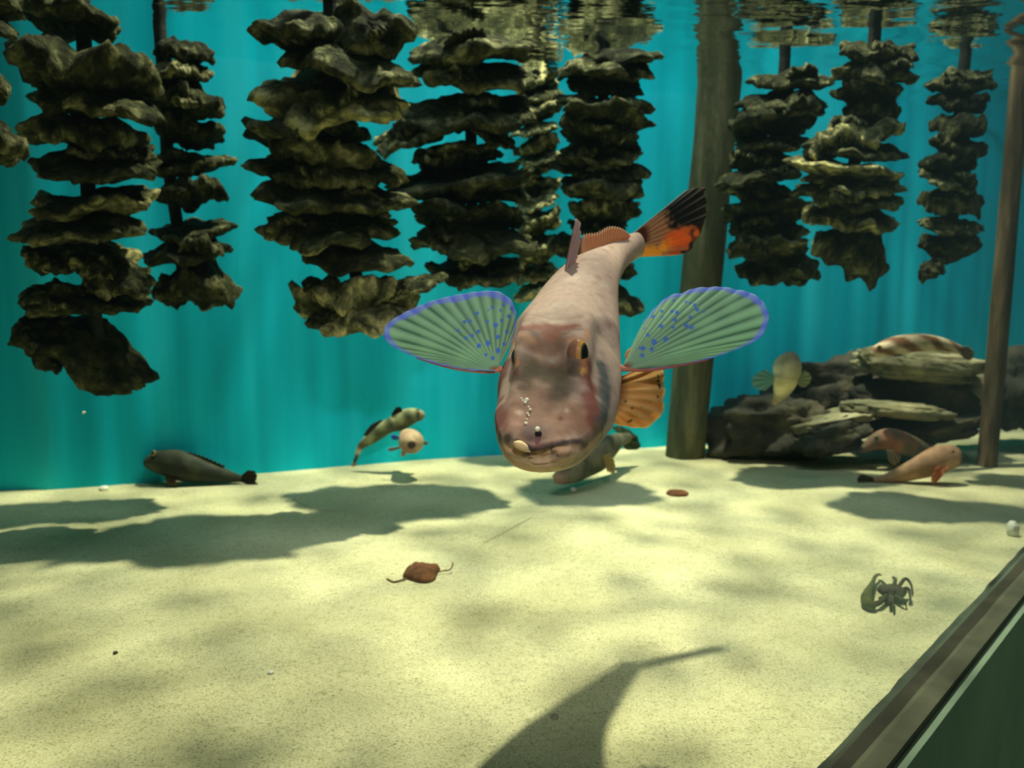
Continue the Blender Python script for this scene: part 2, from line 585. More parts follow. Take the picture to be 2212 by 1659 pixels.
# ------------------------------------------------------------------ oyster strings
def shell_mesh(seed, elong=1.25, thick=0.17, ruffle=0.07, nt=90, nr=15):
    rd = random.Random(seed)
    ox, oy = rd.uniform(0, 50), rd.uniform(0, 50)
    ph = [rd.uniform(0, 6.28) for _ in range(6)]
    v = []; rim = []
    lumps = [(rd.uniform(-0.6, 0.6), rd.uniform(-0.5, 0.5), rd.uniform(0.12, 0.3), rd.uniform(0.04, 0.14)) for _ in range(6)]

    def outline(a):
        r = 1 + 0.10 * math.cos(a + ph[0]) + 0.07 * math.cos(2 * a + ph[1]) + 0.05 * math.cos(5 * a + ph[2])
        r += 0.10 * mn.noise(Vector((math.cos(a) * 2.2 + ox, math.sin(a) * 2.2 + oy, 0)))
        r += 0.20 * mn.noise(Vector((math.cos(a) * 5 + ox, math.sin(a) * 5 + oy, 3))) + 0.10 * mn.noise(Vector((math.cos(a) * 14 + ox, math.sin(a) * 14 + oy, 5)))
        return r

    def pt(a, r, sgn):
        R = outline(a) * r
        x = R * math.cos(a) * math.sqrt(elong); y = R * math.sin(a) / math.sqrt(elong)
        mid = 0.10 * (1 - r * r) * (1 if sgn else 1) + ruffle * r ** 3 * (math.sin(3 * a + ph[3]) + 0.8 * math.sin(7 * a + ph[4]) * r ** 3)
        mid += 0.16 * mn.noise(Vector((x * 1.8 + ox, y * 1.8 + oy, 7))) + 0.08 * r * r * mn.noise(Vector((x * 4 + ox, y * 4 + oy, 17)))
        th = thick * (1 - r ** 2.2) ** 0.6 + 0.02 * (r < 1)
        step = 0.035 * ((r * 5 + 0.3 * mn.noise(Vector((x * 3, y * 3, ox)))) % 1.0)
        z = mid + (th + step * r if sgn > 0 else -th * 0.8 - step * r)
        for lx, ly, lr, lh in lumps:
            d2 = ((x - lx) ** 2 + (y - ly) ** 2) / lr ** 2
            z += (1 if sgn > 0 else -0.7) * lh * math.exp(-d2)
        z += 0.07 * mn.noise(Vector((x * 3 + ox, y * 3, 9 * sgn))) * (1 if r < 1 else 0.3)
        return (x, y, z)

    top0 = 0
    for sgn in (1, -1):
        v.append(pt(0, 0.001, sgn)); rim.append(0)
        for i in range(1, nr + 1):
            r = i / nr
            if sgn < 0 and i == nr: break
            for k in range(nt):
                v.append(pt(2 * PI * k / nt, r, sgn)); rim.append(r ** 4)
    f = []
    nT = 1 + nr * nt
    for k in range(nt):
        f.append((0, 1 + k, 1 + (k + 1) % nt))
        f.append((nT, nT + 1 + (k + 1) % nt, nT + 1 + k))
    for i in range(nr - 1):
        for k in range(nt):
            a = 1 + i * nt + k; b = 1 + i * nt + (k + 1) % nt
            f.append((a, a + nt, b + nt, b))
    for i in range(nr - 2):
        for k in range(nt):
            a = nT + 1 + i * nt + k; b = nT + 1 + i * nt + (k + 1) % nt
            f.append((a, b, b + nt, a + nt))
    lastT = 1 + (nr - 1) * nt; lastB = nT + 1 + (nr - 2) * nt
    for k in range(nt):
        k2 = (k + 1) % nt
        f.append((lastT + k, lastB + k, lastB + k2, lastT + k2))
    return make_mesh('oyster_shell', v, f, M_SHELL, None, rim)


SHELLS_LIT = []
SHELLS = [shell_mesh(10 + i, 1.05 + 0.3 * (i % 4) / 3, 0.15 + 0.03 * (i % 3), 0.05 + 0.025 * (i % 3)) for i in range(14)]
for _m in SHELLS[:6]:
    _c = _m.copy(); _c.materials.clear(); _c.materials.append(M_SHELL_LIT); SHELLS_LIT.append(_c)
_cnt = [0]


def oyster_string(label, Y, shells, rope, group, yellow=0.0, wide=1.0, seed=1):  # yellow: share of shells using the copy with light in its colour
    """shells: (x0, y0, x1, y1[, tilt degrees[, pitch degrees]]) bounds of each shell in the photo; rope: pixel polyline"""
    rd = random.Random(seed)
    ztop = CAM_H + 0.43
    top = P(rope[0][0], rope[0][1], Y)
    q1 = P(rope[1][0], rope[1][1], Y)
    d = top - q1
    head = top + d * ((0.98 - top.z) / d.z)
    root = empty('oyster_string', head)
    tag(root, label, 'oyster string', group)
    pts = [head] + [P(x, y, Y) for x, y in rope]
    pts = resample(np.array([tuple(p) for p in pts]), 30)
    v, f = tube(pts, 0.0105, 10)
    ro = obj('rope', v, f, M_ROPE, root)

    def one(c, hw, hh, tilt, pitch):
        _cnt[0] += 1
        me = SHELLS[rd.randrange(len(SHELLS))] if rd.random() >= yellow else SHELLS_LIT[rd.randrange(6)]
        o = bpy.data.objects.new('oyster_shell', me)
        COL.objects.link(o)
        o.parent = root
        R = Matrix.Rotation(math.radians(tilt), 4, 'Y') @ Matrix.Rotation(math.radians(pitch), 4, 'X') @ Matrix.Rotation(
            rd.choice([0, PI]) + rd.uniform(-0.35, 0.35), 4, 'Z')
        if rd.random() < 0.35: R = R @ Matrix.Rotation(PI, 4, 'X')
        s = hw * wide / 1.20
        # vertical extent: pitch shows the face, thickness the rest
        seen = abs(math.sin(math.radians(pitch))) * 0.88 * s
        sz = max(0.80 * s, (hh - seen * 0.7) / 0.20)
        sz = min(sz, 1.9 * s)
        o.matrix_local = Matrix.Translation(c - Vector(root.location)) @ R @ Matrix.Diagonal((s, s * rd.uniform(0.85, 1.0), sz, 1))

    for sh in shells:
        x0, y0, x1, y1 = sh[:4]
        tilt = sh[4] if len(sh) > 4 else rd.uniform(-7, 7)
        pitch = sh[5] if len(sh) > 5 else (rd.uniform(8, 32) if rd.random() < 0.6 else -rd.uniform(4, 16))
        c = P((x0 + x1) / 2, (y0 + y1) / 2, Y + rd.uniform(-0.012, 0.012))
        if c.z > ztop - 0.02: continue
        one(c, (x1 - x0) / 2 * pxm(Y) * 1.02, (y1 - y0) / 2 * pxm(Y), tilt, pitch)
        if rd.random() < 0.85 and x1 - x0 > 120:   # a smaller oyster grown onto the big one
            hw_ = (x1 - x0) / 2 * pxm(Y)
            one(c + Vector((rd.uniform(-.55, .55) * hw_, -rd.uniform(0.2, .5) * hw_, rd.uniform(-.10, .14) * hw_)), hw_ * rd.uniform(.35, .55), (y1 - y0) / 2 * pxm(Y) * .8, tilt + rd.uniform(-25, 25), rd.uniform(-35, 35))
    # the string goes on up through the water surface
    z = P(0, min(s[1] for s in shells), Y).z + 0.02
    xc = (shells[0][0] + shells[0][2]) / 2; hw = (shells[0][2] - shells[0][0]) / 2 * pxm(Y)
    while z < ztop - 0.012:
        k = (z - top.z) / d.z
        one(top + d * k + Vector((rd.uniform(-0.008, 0.008), 0, 0)), hw * rd.uniform(0.85, 1.1), 0.013, rd.uniform(-8, 8), rd.uniform(-14, 10))
        z += rd.uniform(0.020, 0.027)
    return root


GS = 'strings of oyster shells hanging in the water'
oyster_string('string of oyster shells cut off by the left edge of the photo', 1.00,
              [(-150, 35, 24, 98, 4), (-150, 155, 26, 222, 6), (-140, 270, 52, 345, 18)],
              [(-70, 0), (-62, 330)], GS, seed=3)
oyster_string('left oyster string ending in one big shell that hangs slanting down', 1.25,
              [(40, 8, 260, 76, 5), (52, 105, 336, 190, 4), (65, 200, 345, 270, 8), (45, 262, 320, 335, 6), (73, 335, 360, 400, 3), (150, 300, 330, 352, 8),
               (76, 400, 350, 462, -3), (45, 460, 325, 532, -2), (65, 528, 300, 592, 5), (170, 560, 345, 640, 12),
               (50, 610, 325, 685, 3), (30, 715, 345, 800, 37, 10)],
              [(178, 0), (182, 100), (190, 400), (200, 640), (215, 770)], GS, 0.18, seed=5)
oyster_string('narrower oyster string just right of the one with the slanting bottom shell', 1.45,
              [(285, -20, 430, 28, 6), (205, 20, 345, 70, -5), (320, 12, 462, 96, 22), (335, 96, 457, 140, 8), (325, 137, 467, 186, 3), (296, 198, 483, 256, 8),
               (330, 250, 483, 306, 3), (318, 326, 502, 382, -4), (345, 392, 494, 452, -8), (315, 465, 508, 524, -3),
               (303, 520, 498, 576, -5), (320, 590, 516, 668, 2, -14)],
              [(340, 0), (352, 150), (362, 350), (385, 500), (400, 630)], GS, 0.2, seed=7)
oyster_string('largest oyster string, left of centre, broad dark shells above the left blue-green fin', 1.35,
              [(580, -40, 890, 48, 4, 20), (700, 20, 890, 150, -12, 40), (573, 45, 790, 120, 4), (615, 100, 878, 200, 12, 20), (537, 158, 868, 278, 3, 34),
               (540, 268, 790, 300, 0, 3), (594, 288, 840, 368, 14), (560, 338, 858, 415, 5, 20), (575, 400, 864, 462, 4),
               (585, 455, 868, 522, 3), (640, 512, 882, 590, 4, 18), (640, 595, 884, 672, -4), (668, 648, 884, 728, 3, 20), (820, 596, 955, 644, -16)],
              [(712, 0), (716, 180), (730, 400), (770, 600), (800, 690)], GS, 0.05, 1.12, seed=11)
oyster_string('dark oyster string hanging close beside the largest one, gaps of blue water in it', 1.52,
              [(900, -20, 1130, 52, 2), (888, 42, 1135, 96, -4, 14), (905, 90, 1145, 140, -3), (895, 132, 1138, 208, 4, 20), (885, 195, 1132, 300, -4, 30),
               (815, 268, 965, 332, -12), (1000, 268, 1110, 300, 30), (905, 318, 1080, 368, -8), (862, 360, 1128, 406, -10), (900, 386, 1126, 452, 2, 14),
               (908, 438, 1118, 490, 2), (903, 478, 1144, 555, 3, 20), (930, 538, 1118, 620, -2, 24)],
              [(1012, 0), (1016, 150), (1018, 350), (1022, 590)], GS, 0.05, 1.15, seed=13)
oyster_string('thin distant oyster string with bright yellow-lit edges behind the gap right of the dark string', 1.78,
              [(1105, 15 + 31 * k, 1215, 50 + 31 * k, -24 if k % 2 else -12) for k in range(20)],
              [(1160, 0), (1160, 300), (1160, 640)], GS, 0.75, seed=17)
oyster_string('tight tall oyster string directly behind the back fin of the big fish', 1.58,
              [(1202, -20, 1420, 42, 3), (1220, 36, 1392, 80, 5), (1206, 68, 1434, 108, 4), (1262, 110, 1425, 146, -2), (1200, 140, 1424, 172, 2),
               (1224, 166, 1384, 206, 3), (1210, 200, 1412, 246, 4, 14), (1198, 238, 1412, 282, 2), (1202, 272, 1394, 320, 5), (1198, 308, 1386, 354, 3),
               (1202, 344, 1404, 388, 5), (1214, 376, 1400, 430, 4), (1230, 424, 1378, 472, 6), (1224, 466, 1360, 512, 2), (1180, 500, 1330, 560, 4), (1210, 560, 1385, 606, 8), (1230, 620, 1384, 676, 12)],
              [(1308, 0), (1302, 250), (1296, 480), (1290, 640)], GS, seed=19)
oyster_string('greenish oyster string between the thick pole and the yellow-lit string', 1.66,
              [(1614, 0, 1812, 74, -6, 18), (1618, 55, 1806, 124, 5, 14), (1636, 102, 1778, 162, 2), (1616, 152, 1782, 206, -3), (1598, 200, 1782, 256, 2), (1563, 246, 1756, 300, -6),
               (1578, 292, 1738, 336, -4, 16), (1574, 326, 1722, 378, 2, 16), (1548, 372, 1730, 394, -8), (1553, 388, 1716, 445, 3), (1562, 438, 1750, 484, 3),
               (1562, 474, 1740, 520, 4), (1560, 512, 1750, 564, 3), (1590, 556, 1774, 616, -6, 14)],
              [(1705, 0), (1690, 200), (1655, 400), (1670, 600)], GS, seed=23)
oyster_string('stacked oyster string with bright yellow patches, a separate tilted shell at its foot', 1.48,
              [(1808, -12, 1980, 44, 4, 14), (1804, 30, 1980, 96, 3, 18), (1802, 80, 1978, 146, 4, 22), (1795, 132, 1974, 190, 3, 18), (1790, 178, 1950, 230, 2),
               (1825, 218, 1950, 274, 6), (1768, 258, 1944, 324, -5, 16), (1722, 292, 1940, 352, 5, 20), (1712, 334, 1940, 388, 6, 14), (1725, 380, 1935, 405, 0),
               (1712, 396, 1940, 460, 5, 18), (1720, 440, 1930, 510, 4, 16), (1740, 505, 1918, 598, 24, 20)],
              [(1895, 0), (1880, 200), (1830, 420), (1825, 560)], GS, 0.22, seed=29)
oyster_string('rightmost oyster string, narrow round shells beside the thin leaning pole', 1.62,
              [(2052, -15, 2156, 36, 3, 16), (2034, 46, 2140, 112, 4, 26), (2032, 98, 2138, 150, 3, 20), (2030, 140, 2138, 178, 2, 20), (2010, 166, 2142, 212, 2),
               (2010, 196, 2134, 254, 4, 24), (2012, 252, 2132, 306, -4, 16), (2002, 284, 2140, 340, 8, 20), (1996, 330, 2116, 382, -3), (1984, 366, 2114, 420, 14),
               (1990, 416, 2116, 474, 3, 16), (1986, 466, 2116, 510, 2), (1982, 500, 2114, 556, 3, 20), (1978, 548, 2046, 616, -50, 20)],
              [(2100, 0), (2085, 120), (2065, 320), (2055, 520), (2020, 575)], GS, seed=31)


# ------------------------------------------------------------------ lofted bodies
def section(kind, npts=96):
    """closed cross-section, unit size: list of (side, up), starting at the top, clockwise seen from the front"""
    if kind == 'head':
        c = [(0, .90), (.22, .93), (.42, .99), (.54, .97), (.60, .80), (.66, .45), (.84, .12), (.99, -.28), (.96, -.60), (.72, -.88), (.35, -.98), (0, -1)]
    elif kind == 'snout':
        c = [(0, 1), (.25, .98), (.48, .90), (.66, .75), (.80, .52), (.90, .28), (.98, .02), (1, -.25), (.92, -.55), (.68, -.82), (.35, -.96), (0, -1)]
    else:
        c = [(math.sin(a), math.cos(a)) for a in np.linspace(0, PI, 12)]
    half = catmull(c, 8)
    half = resample(half, npts // 2 + 1) if kind != 'none' else half
    left = half[1:-1][::-1] * np.array([-1, 1])
    return np.vstack([half, left])


SEC = {k: section(k) for k in ('head', 'snout', 'body')}


def loft(rings, per=8, secs=None):
    """rings: (px, py, Y, wl, wr, t, b) in photo pixels at their depth; returns verts (n, m, 3), centres, n, m"""
    R = np.array([r[:7] for r in rings], float)
    C = np.array([tuple(P(r[0], r[1], r[2])) for r in R])
    sc = R[:, 2] / F
    data = np.hstack([C, R[:, 3:7] * sc[:, None]])
    D = catmull(data, per)
    n = len(D)
    kinds = secs or ['body'] * len(rings)
    S = np.array([SEC[k] for k in kinds])
    idx = np.linspace(0, len(rings) - 1, n)
    V = []
    for i in range(n):
        c = D[i, :3]
        T = D[min(i + 1, n - 1), :3] - D[max(i - 1, 0), :3]
        T /= np.linalg.norm(T)
        s = np.cross(T, [0, 0, 1]); s /= np.linalg.norm(s) + 1e-9
        u = np.cross(s, T)
        k = int(min(idx[i], len(rings) - 2)); fr = idx[i] - k
        sec = S[k] * (1 - fr) + S[k + 1] * fr
        wl, wr, t, b = np.maximum(D[i, 3:7], 1e-5)
        x = np.where(sec[:, 0] > 0, sec[:, 0] * wr, sec[:, 0] * wl)
        y = np.where(sec[:, 1] > 0, sec[:, 1] * t, sec[:, 1] * b)
        V.append(c + x[:, None] * s + y[:, None] * u)
    return np.array(V)


def loft_faces(n, m):
    f = grid_faces(n, m, True)
    f = [q[::-1] for q in f]
    f.append(tuple(range(m))); f.append(tuple((n - 1) * m + k for k in range(m))[::-1])
    return f


def vnormals(V):
    """normals of a ring grid (n, m, 3), pointing out"""
    du = np.roll(V, -1, 1) - np.roll(V, 1, 1)
    dv = np.gradient(V, axis=0)
    nn = np.cross(dv, du)
    nn /= np.linalg.norm(nn, axis=2, keepdims=True) + 1e-12
    cen = V.mean(1, keepdims=True)
    s = np.sign(((V - cen) * nn).sum(2, keepdims=True)); s[s == 0] = 1
    return nn * s


def anchor(V, Nn, px, py):
    """the point of the body's front surface that shows at that pixel"""
    v = V.reshape(-1, 3); q = proj(v)
    d = np.hypot(q[:, 0] - px, q[:, 1] - py)
    view = np.array([0, 0, CAM_H]) - v
    facing = (Nn.reshape(-1, 3) * view).sum(1) > 0
    dd = d + np.where(facing, 0, 60)
    dd = dd + np.linalg.norm(view, axis=1) * 15
    return v[np.argmin(dd)]


def fin(name, parent, base, tip, nrays, m, colorfn, corr=0.0012, nu=150, nv=36, axis=None, serr=0.0, solid=0.0007, phase=0.0, maker=None, bow=0.0):
    """membrane between a base line and a tip line (photo px + depth); rays run from base to tip"""
    B = resample(catmull(base, 8), nu) if len(base) > 1 else np.repeat(np.array(base, float), nu, 0)
    T = resample(catmull(tip, 10), nu)
    pb = np.array([tuple(P(*p)) for p in B]); pt_ = np.array([tuple(P(*p)) for p in T])
    mid = pt_.mean(0) - pb.mean(0)
    along = pt_[-1] - pt_[0]
    ax = np.cross(mid, along); ax /= np.linalg.norm(ax) + 1e-12
    if ax[1] > 0: ax = -ax
    v = []; c = []
    for i in range(nu):
        t = i / (nu - 1)
        ph = (t * nrays + phase) * 2 * PI
        wave = math.cos(ph)
        ext = 1 + serr * abs(math.sin(ph / 2)) - serr
        for j in range(nv):
            r = j / (nv - 1)
            p = pb[i] + (pt_[i] - pb[i]) * r * (1 + (ext - 1) * r ** 6)
            p = p + ax * (corr * wave * min(1, r * 2.0) + bow * math.sin(PI * r) * math.sin(PI * t))
            v.append(p)
            pp = B[i, :2] + (T[i, :2] - B[i, :2]) * r
            c.append(colorfn(t, r, wave, pp, T[i, :2], B[i, :2]))
    f = grid_faces(nu, nv)
    if maker is sub:
        o = sub(name, v, f, m, parent, c)
        md = o.modifiers.new('thickness', 'SOLIDIFY'); md.thickness = solid; md.offset = 0
        return o
    return obj(name, v, f, m, parent, c, solid=solid)


def lerp3(a, b, t):
    t = max(0.0, min(1.0, t))
    return tuple(a[k] + (b[k] - a[k]) * t for k in range(3))


def eye(name, parent, c, r, ax, cols, maker=None, flat=1.0, zs=1.0):
    """eyeball whose rings are coloured round its own axis; cols = (cos limit, colour)..."""
    v = []; cc = []
    ax = Vector(ax).normalized()
    u = ax.orthogonal().normalized(); w_ = ax.cross(u)
    n, m = 40, 40
    for i in range(n):
        a = PI * i / (n - 1)
        for k in range(m):
            b = 2 * PI * k / m
            d = ax * math.cos(a) * flat + (u * math.cos(b) + w_ * math.sin(b)) * math.sin(a)
            v.append(Vector(c) + Vector((d.x, d.y, d.z * zs)) * r)
            col = cols[-1][1]
            for lim, q in cols:
                if math.degrees(a) < lim:
                    col = q; break
            cc.append(col)
    f = grid_faces(n, m, True)
    fn = maker or obj
    return fn(name, v, f, M_EYE, parent, cc)


# ------------------------------------------------------------------ the big gurnard
def big_gurnard():
    rings = [
        (1162, 972, .5840, 16, 18, 4, 12, 'snout'),
        (1162, 968, .5855, 40, 44, 12, 42, 'snout'),
        (1163, 960, .590, 64, 72, 20, 66, 'snout'),
        (1164, 945, .599, 83, 96, 26, 92, 'snout'),
        (1167, 922, .613, 97, 120, 32, 116, 'snout'),
        (1172, 893, .631, 107, 137, 44, 124, 'snout'),
        (1180, 858, .653, 114, 146, 62, 128, 'head'),
        (1188, 825, .674, 120, 148, 78, 124, 'head'),
        (1196, 792, .696, 126, 144, 88, 108, 'head'),
        (1208, 758, .720, 122, 134, 88, 102, 'head'),
        (1220, 722, .745, 112, 120, 82, 96, 'body'),
        (1236, 684, .772, 98, 102, 74, 86, 'body'),
        (1252, 644, .800, 84, 84, 66, 74, 'body'),
        (1272, 606, .832, 68, 66, 54, 60, 'body'),
        (1298, 575, .868, 52, 50, 42, 48, 'body'),
        (1326, 552, .902, 38, 36, 34, 38, 'body'),
        (1352, 538, .932, 27, 27, 29, 31, 'body'),
        (1376, 528, .958, 18, 18, 26, 28, 'body'),
    ]
    V = loft(rings, 9, [r[7] for r in rings])
    n, m = V.shape[:2]
    root = empty('gurnard', tuple(V.reshape(-1, 3).mean(0)))
    tag(root, 'large pinkish gurnard facing the camera with blue-edged green fins spread wide', 'fish')
    NN = vnormals(V)
    u = pxm(0.64)

    # relief: (px, py, radius px, height px); chains of them draw ridges and creases
    def chain(pts, rad, h, step=5):
        p = resample(np.array(pts, float), max(2, int(np.linalg.norm(np.diff(np.array(pts, float), axis=0), axis=1).sum() / step)))
        return [(x, y, rad, h) for x, y in p]
    bumps = []
    bumps += [(1136, 735, 26, 10), (1236, 738, 26, 10), (1122, 760, 18, 6), (1250, 760, 18, 5)]      # brows
    bumps += [(1240, 764, 24, 11), (1242, 786, 14, 5)]
    bumps += [(1188, 760, 34, -7), (1186, 800, 36, -5)]                                             # furrow between the eyes
    bumps += chain([(1115, 800), (1112, 850), (1105, 900), (1098, 940)], 15, 3.0, 10)                 # ridges down the cheeks
    bumps += chain([(1262, 800), (1272, 850), (1290, 905), (1300, 945)], 15, 3.0, 10)
    bumps += [(1126, 872, 16, 3), (1228, 872, 16, 3)]                                                 # knobs at the nostrils
    bumps += [(1160, 936, 20, 3)]
    lipline = [(1084, 952), (1100, 957), (1116, 957), (1130, 966), (1146, 975), (1164, 972), (1184, 966), (1210, 960), (1234, 955), (1256, 957), (1268, 966)]
    bumps += chain([(x, y - 7) for x, y in lipline[2:]], 8, 2.2, 5)
    crease = [(1092, 966), (1118, 972), (1146, 983), (1170, 980), (1200, 968), (1230, 964), (1252, 968), (1262, 976)]
    bumps += chain(crease, 5, -4.0, 3)
    bumps += [(1200, 979, 14, 2.2), (1228, 977, 14, 2.2), (1216, 979, 14, 2.0), (1112, 984, 13, 2.2), (1128, 990, 13, 2.0)]
    bumps += chain([(1100, 993), (1130, 990), (1150, 998), (1175, 1002), (1215, 1000), (1250, 990)], 5, -1.6, 4)
    bumps += chain([(1262, 700), (1290, 770), (1310, 830), (1322, 890)], 7, -2.2, 8)                  # gill cover edge
    bumps += [(1212, 906, 6, -3), (1126, 912, 6, -3)]                                                 # nostrils
    disp = np.zeros((n, m))
    for px, py, r, h in bumps:
        A = anchor(V, NN, px, py)
        d = np.linalg.norm(V - A, axis=2) / (r * u)
        disp += h * u * np.exp(-d * d) * (0.55 if abs(h) < 5 and r < 9 else 1.0) * (np.abs(d) < 3)
    disp = np.clip(disp, -9 * u, 14 * u)
    V = V + NN * disp[..., None]

    # markings
    back = np.array((0.56, 0.40, 0.34)); col = np.tile(back, (n, m, 1))
    ii = (np.arange(n) / (n - 1))[:, None, None] * np.ones((n, m, 1))
    jj = np.arange(m); ang = np.minimum(jj, m - jj) / (m / 2)          # 0 top .. 1 belly
    belly = np.clip((ang[None, :, None] - 0.72) / 0.15, 0, 1)
    col = col * (1 - belly) + np.array((0.98, 0.66, 0.44)) * belly
    vv = V.reshape(-1, 3); nz = np.array([mn.noise(Vector(p) * 45) for p in vv]).reshape(n, m, 1)
    nzf = np.array([mn.noise(Vector(p) * 160) for p in vv]).reshape(n, m, 1)

    def paint(col, px, py, r, c, k=1.0, soft=1.0, ragged=0.25):
        A = anchor(V, NN, px, py)
        d = np.linalg.norm(V - A, axis=2)[..., None] / (r * u)
        d = d + ragged * nz + ragged * 0.5 * nzf
        wgt = k / (1 + np.exp((d - 1) * 7 / soft))
        return col * (1 - wgt) + np.array(c) * wgt

    def stroke(col, pts, r, c, k=1.0, soft=1.0, ragged=0.25):
        p = resample(np.array(pts, float), max(2, int(np.linalg.norm(np.diff(np.array(pts, float), axis=0), axis=1).sum() / (r * 0.7))))
        wt = np.zeros((n, m, 1))
        for x, y in p:
            A = anchor(V, NN, x, y)
            d = np.linalg.norm(V - A, axis=2)[..., None] / (r * u) + ragged * nz + ragged * 0.5 * nzf
            wt = np.maximum(wt, k / (1 + np.exp((d - 1) * 7 / soft)))
        return col * (1 - wt) + np.array(c) * wt

    tan = (0.225, 0.125, 0.09)
    col = stroke(col, [(1180, 740), (1175, 800), (1165, 860), (1160, 920)], 62, tan, 1.0, 1.0)
    col = paint(col, 1245, 905, 48, (0.34, 0.18, 0.125)); col = paint(col, 1100, 905, 40, (0.36, 0.19, 0.155))
    col = paint(col, 1150, 880, 40, (0.30, 0.17, 0.125)); col = paint(col, 1190, 925, 40, (0.36, 0.205, 0.15))
    col = stroke(col, [(1090, 790), (1076, 850), (1074, 910)], 24, (0.27, 0.09, 0.085), 0.85)
    col = stroke(col, [(1272, 790), (1276, 850), (1288, 905)], 26, (0.25, 0.065, 0.05), 0.9)
    col = stroke(col, [(1120, 712), (1160, 706), (1240, 706)], 13, (0.30, 0.09, 0.065), 0.85, 1.2)
    col = paint(col, 1190, 722, 26, (0.27, 0.09, 0.065), 0.8)
    col = stroke(col, [(1302, 795), (1308, 840), (1310, 880), (1302, 915), (1296, 935)], 22, (0.08, 0.10, 0.11), 0.95, 1.0, .1)
    col = stroke(col, [(1300, 760), (1316, 800), (1330, 850)], 9, (0.40, 0.30, 0.28), 0.7)
    olive = (0.07, 0.052, 0.033)
    for p in ((1140, 785, 30), (1125, 810, 22), (1165, 800, 32), (1225, 790, 30), (1250, 800, 18), (1195, 815, 34), (1225, 830, 26), (1200, 850, 24), (1140, 835, 16)):
        col = paint(col, *p, olive, 0.72, 1.3, 0.5)
    col = paint(col, 1190, 775, 10, (0.30, 0.30, 0.27), 0.6)
    for p in ((1145, 732, 15), (1238, 735, 13)):
        col = paint(col, *p, (0.46, 0.25, 0.17), 0.85)
    col = paint(col, 1128, 722, 10, (0.62, 0.30, 0.20), 0.7)
    col = stroke(col, [(1133, 712), (1150, 716), (1162, 728)], 5, (0.16, 0.12, 0.13), 0.8)
    col = stroke(col, [(1220, 722), (1240, 712), (1256, 712)], 5, (0.22, 0.16, 0.15), 0.6)
    col = stroke(col, [(1108, 725), (1110, 760), (1114, 790)], 9, (0.70, 0.28, 0.13), 0.7, 1.3, .25)
    col = stroke(col, [(1266, 720), (1262, 745), (1258, 780), (1262, 800)], 9, (0.70, 0.30, 0.12), 0.7, 1.3, .25)
    col = paint(col, 1250, 738, 15, (0.52, 0.24, 0.13), 0.7); col = paint(col, 1256, 800, 8, (0.75, 0.45, 0.12), 0.7)
    col = paint(col, 1113, 802, 9, (0.12, 0.03, 0.03), 0.9)
    dark = (0.075, 0.055, 0.065)
    col = paint(col, 1155, 930, 26, (0.12, 0.075, 0.08), 0.85, 1.3)
    col = stroke(col, lipline[4:], 7, dark, 0.85, 1.2, 0.5)
    col = stroke(col, [(1125, 960), (1138, 964), (1150, 974)], 6, dark, 0.85)
    col = stroke(col, [(1080, 945), (1098, 948)], 12, (0.10, 0.075, 0.055), 0.9)
    col = stroke(col, [(1268, 955), (1285, 940), (1296, 925)], 12, (0.22, 0.15, 0.085), 0.8, 1.2, 0.6)
    col = stroke(col, [(1160, 955), (1168, 965)], 9, (0.33, 0.15, 0.15), 0.8)
    lip = (0.98, 0.60, 0.38)
    for q in ([(1092, 968), (1120, 976)], [(1150, 985), (1180, 982), (1215, 970), (1245, 968)]):
        col = stroke(col, q, 9, lip, 0.9)
    chin = [(1120, 996), (1150, 1004), (1190, 1006), (1230, 994)]
    col = stroke(col, chin, 18, (1.0, 0.66, 0.47), 0.95)
    col = stroke(col, [(1140, 985), (1180, 990), (1230, 980)], 5, (0.50, 0.22, 0.12), 0.55)
    col = stroke(col, [(1252, 985), (1285, 955), (1305, 930)], 8, (0.74, 0.47, 0.22), 0.7)
    col = stroke(col, [(1078, 965), (1092, 985), (1105, 998)], 8, (0.72, 0.42, 0.18), 0.7)
    col = paint(col, 1212, 906, 6, (0.20, 0.04, 0.03), 0.9)
    col = paint(col, 1226, 886, 7, (0.65, 0.47, 0.38), 0.9)
    col = paint(col, 1122, 893, 7, (0.62, 0.45, 0.38), 0.8)
    # pale back with faint rosy blotches
    for x, y, r in ((1290, 600, 10), (1300, 640, 10), (1262, 560, 9), (1318, 600, 8), (1278, 640, 7), (1230, 690, 9), (1316, 700, 12), (1300, 690, 9)):
        col = paint(col, x, y, r, (0.38, 0.21, 0.21), 0.6, 1.3, 0.5)
    for x, y, r in ((1290, 570, 12), (1305, 615, 12), (1275, 600, 12), (1210, 660, 26), (1200, 690, 20), (1290, 680, 18), (1240, 600, 18)):
        col = paint(col, x, y, r, (0.74, 0.60, 0.50), 0.6, 1.4, 0.5)
    col = stroke(col, [(1308, 540), (1322, 534)], 9, (0.30, 0.17, 0.12), 0.7)
    col = stroke(col, [(1150, 680), (1200, 690), (1260, 684)], 3, (0.40, 0.27, 0.21), 0.6)
    col = np.clip(col * 0.80 * (1 + 0.12 * nzf), 0, 1)
    body = obj('body', V.reshape(-1, 3), loft_faces(n, m), M_SKIN, root, col.reshape(-1, 3))
    tag(body, 'pinkish brown body with a broad flat snout')

    # eyes
    gold = (0.75, 0.42, 0.06); blk = (0.004, 0.004, 0.004)
    ring = [(37, blk), (41, gold), (49, (0.10, 0.08, 0.03)), (54, gold), (72, (0.55, 0.25, 0.09)), (200, (0.30, 0.14, 0.09))]
    cr = anchor(V, NN, 1262, 768)
    e = eye('eye', root, (P(1248, 764, cr[1] + 0.0045)), 24 * u, (0.84, -0.54, 0.02), ring, zs=1.4)
    tag(e, 'black eye with a gold ring, fully visible')
    cl = anchor(V, NN, 1110, 775)
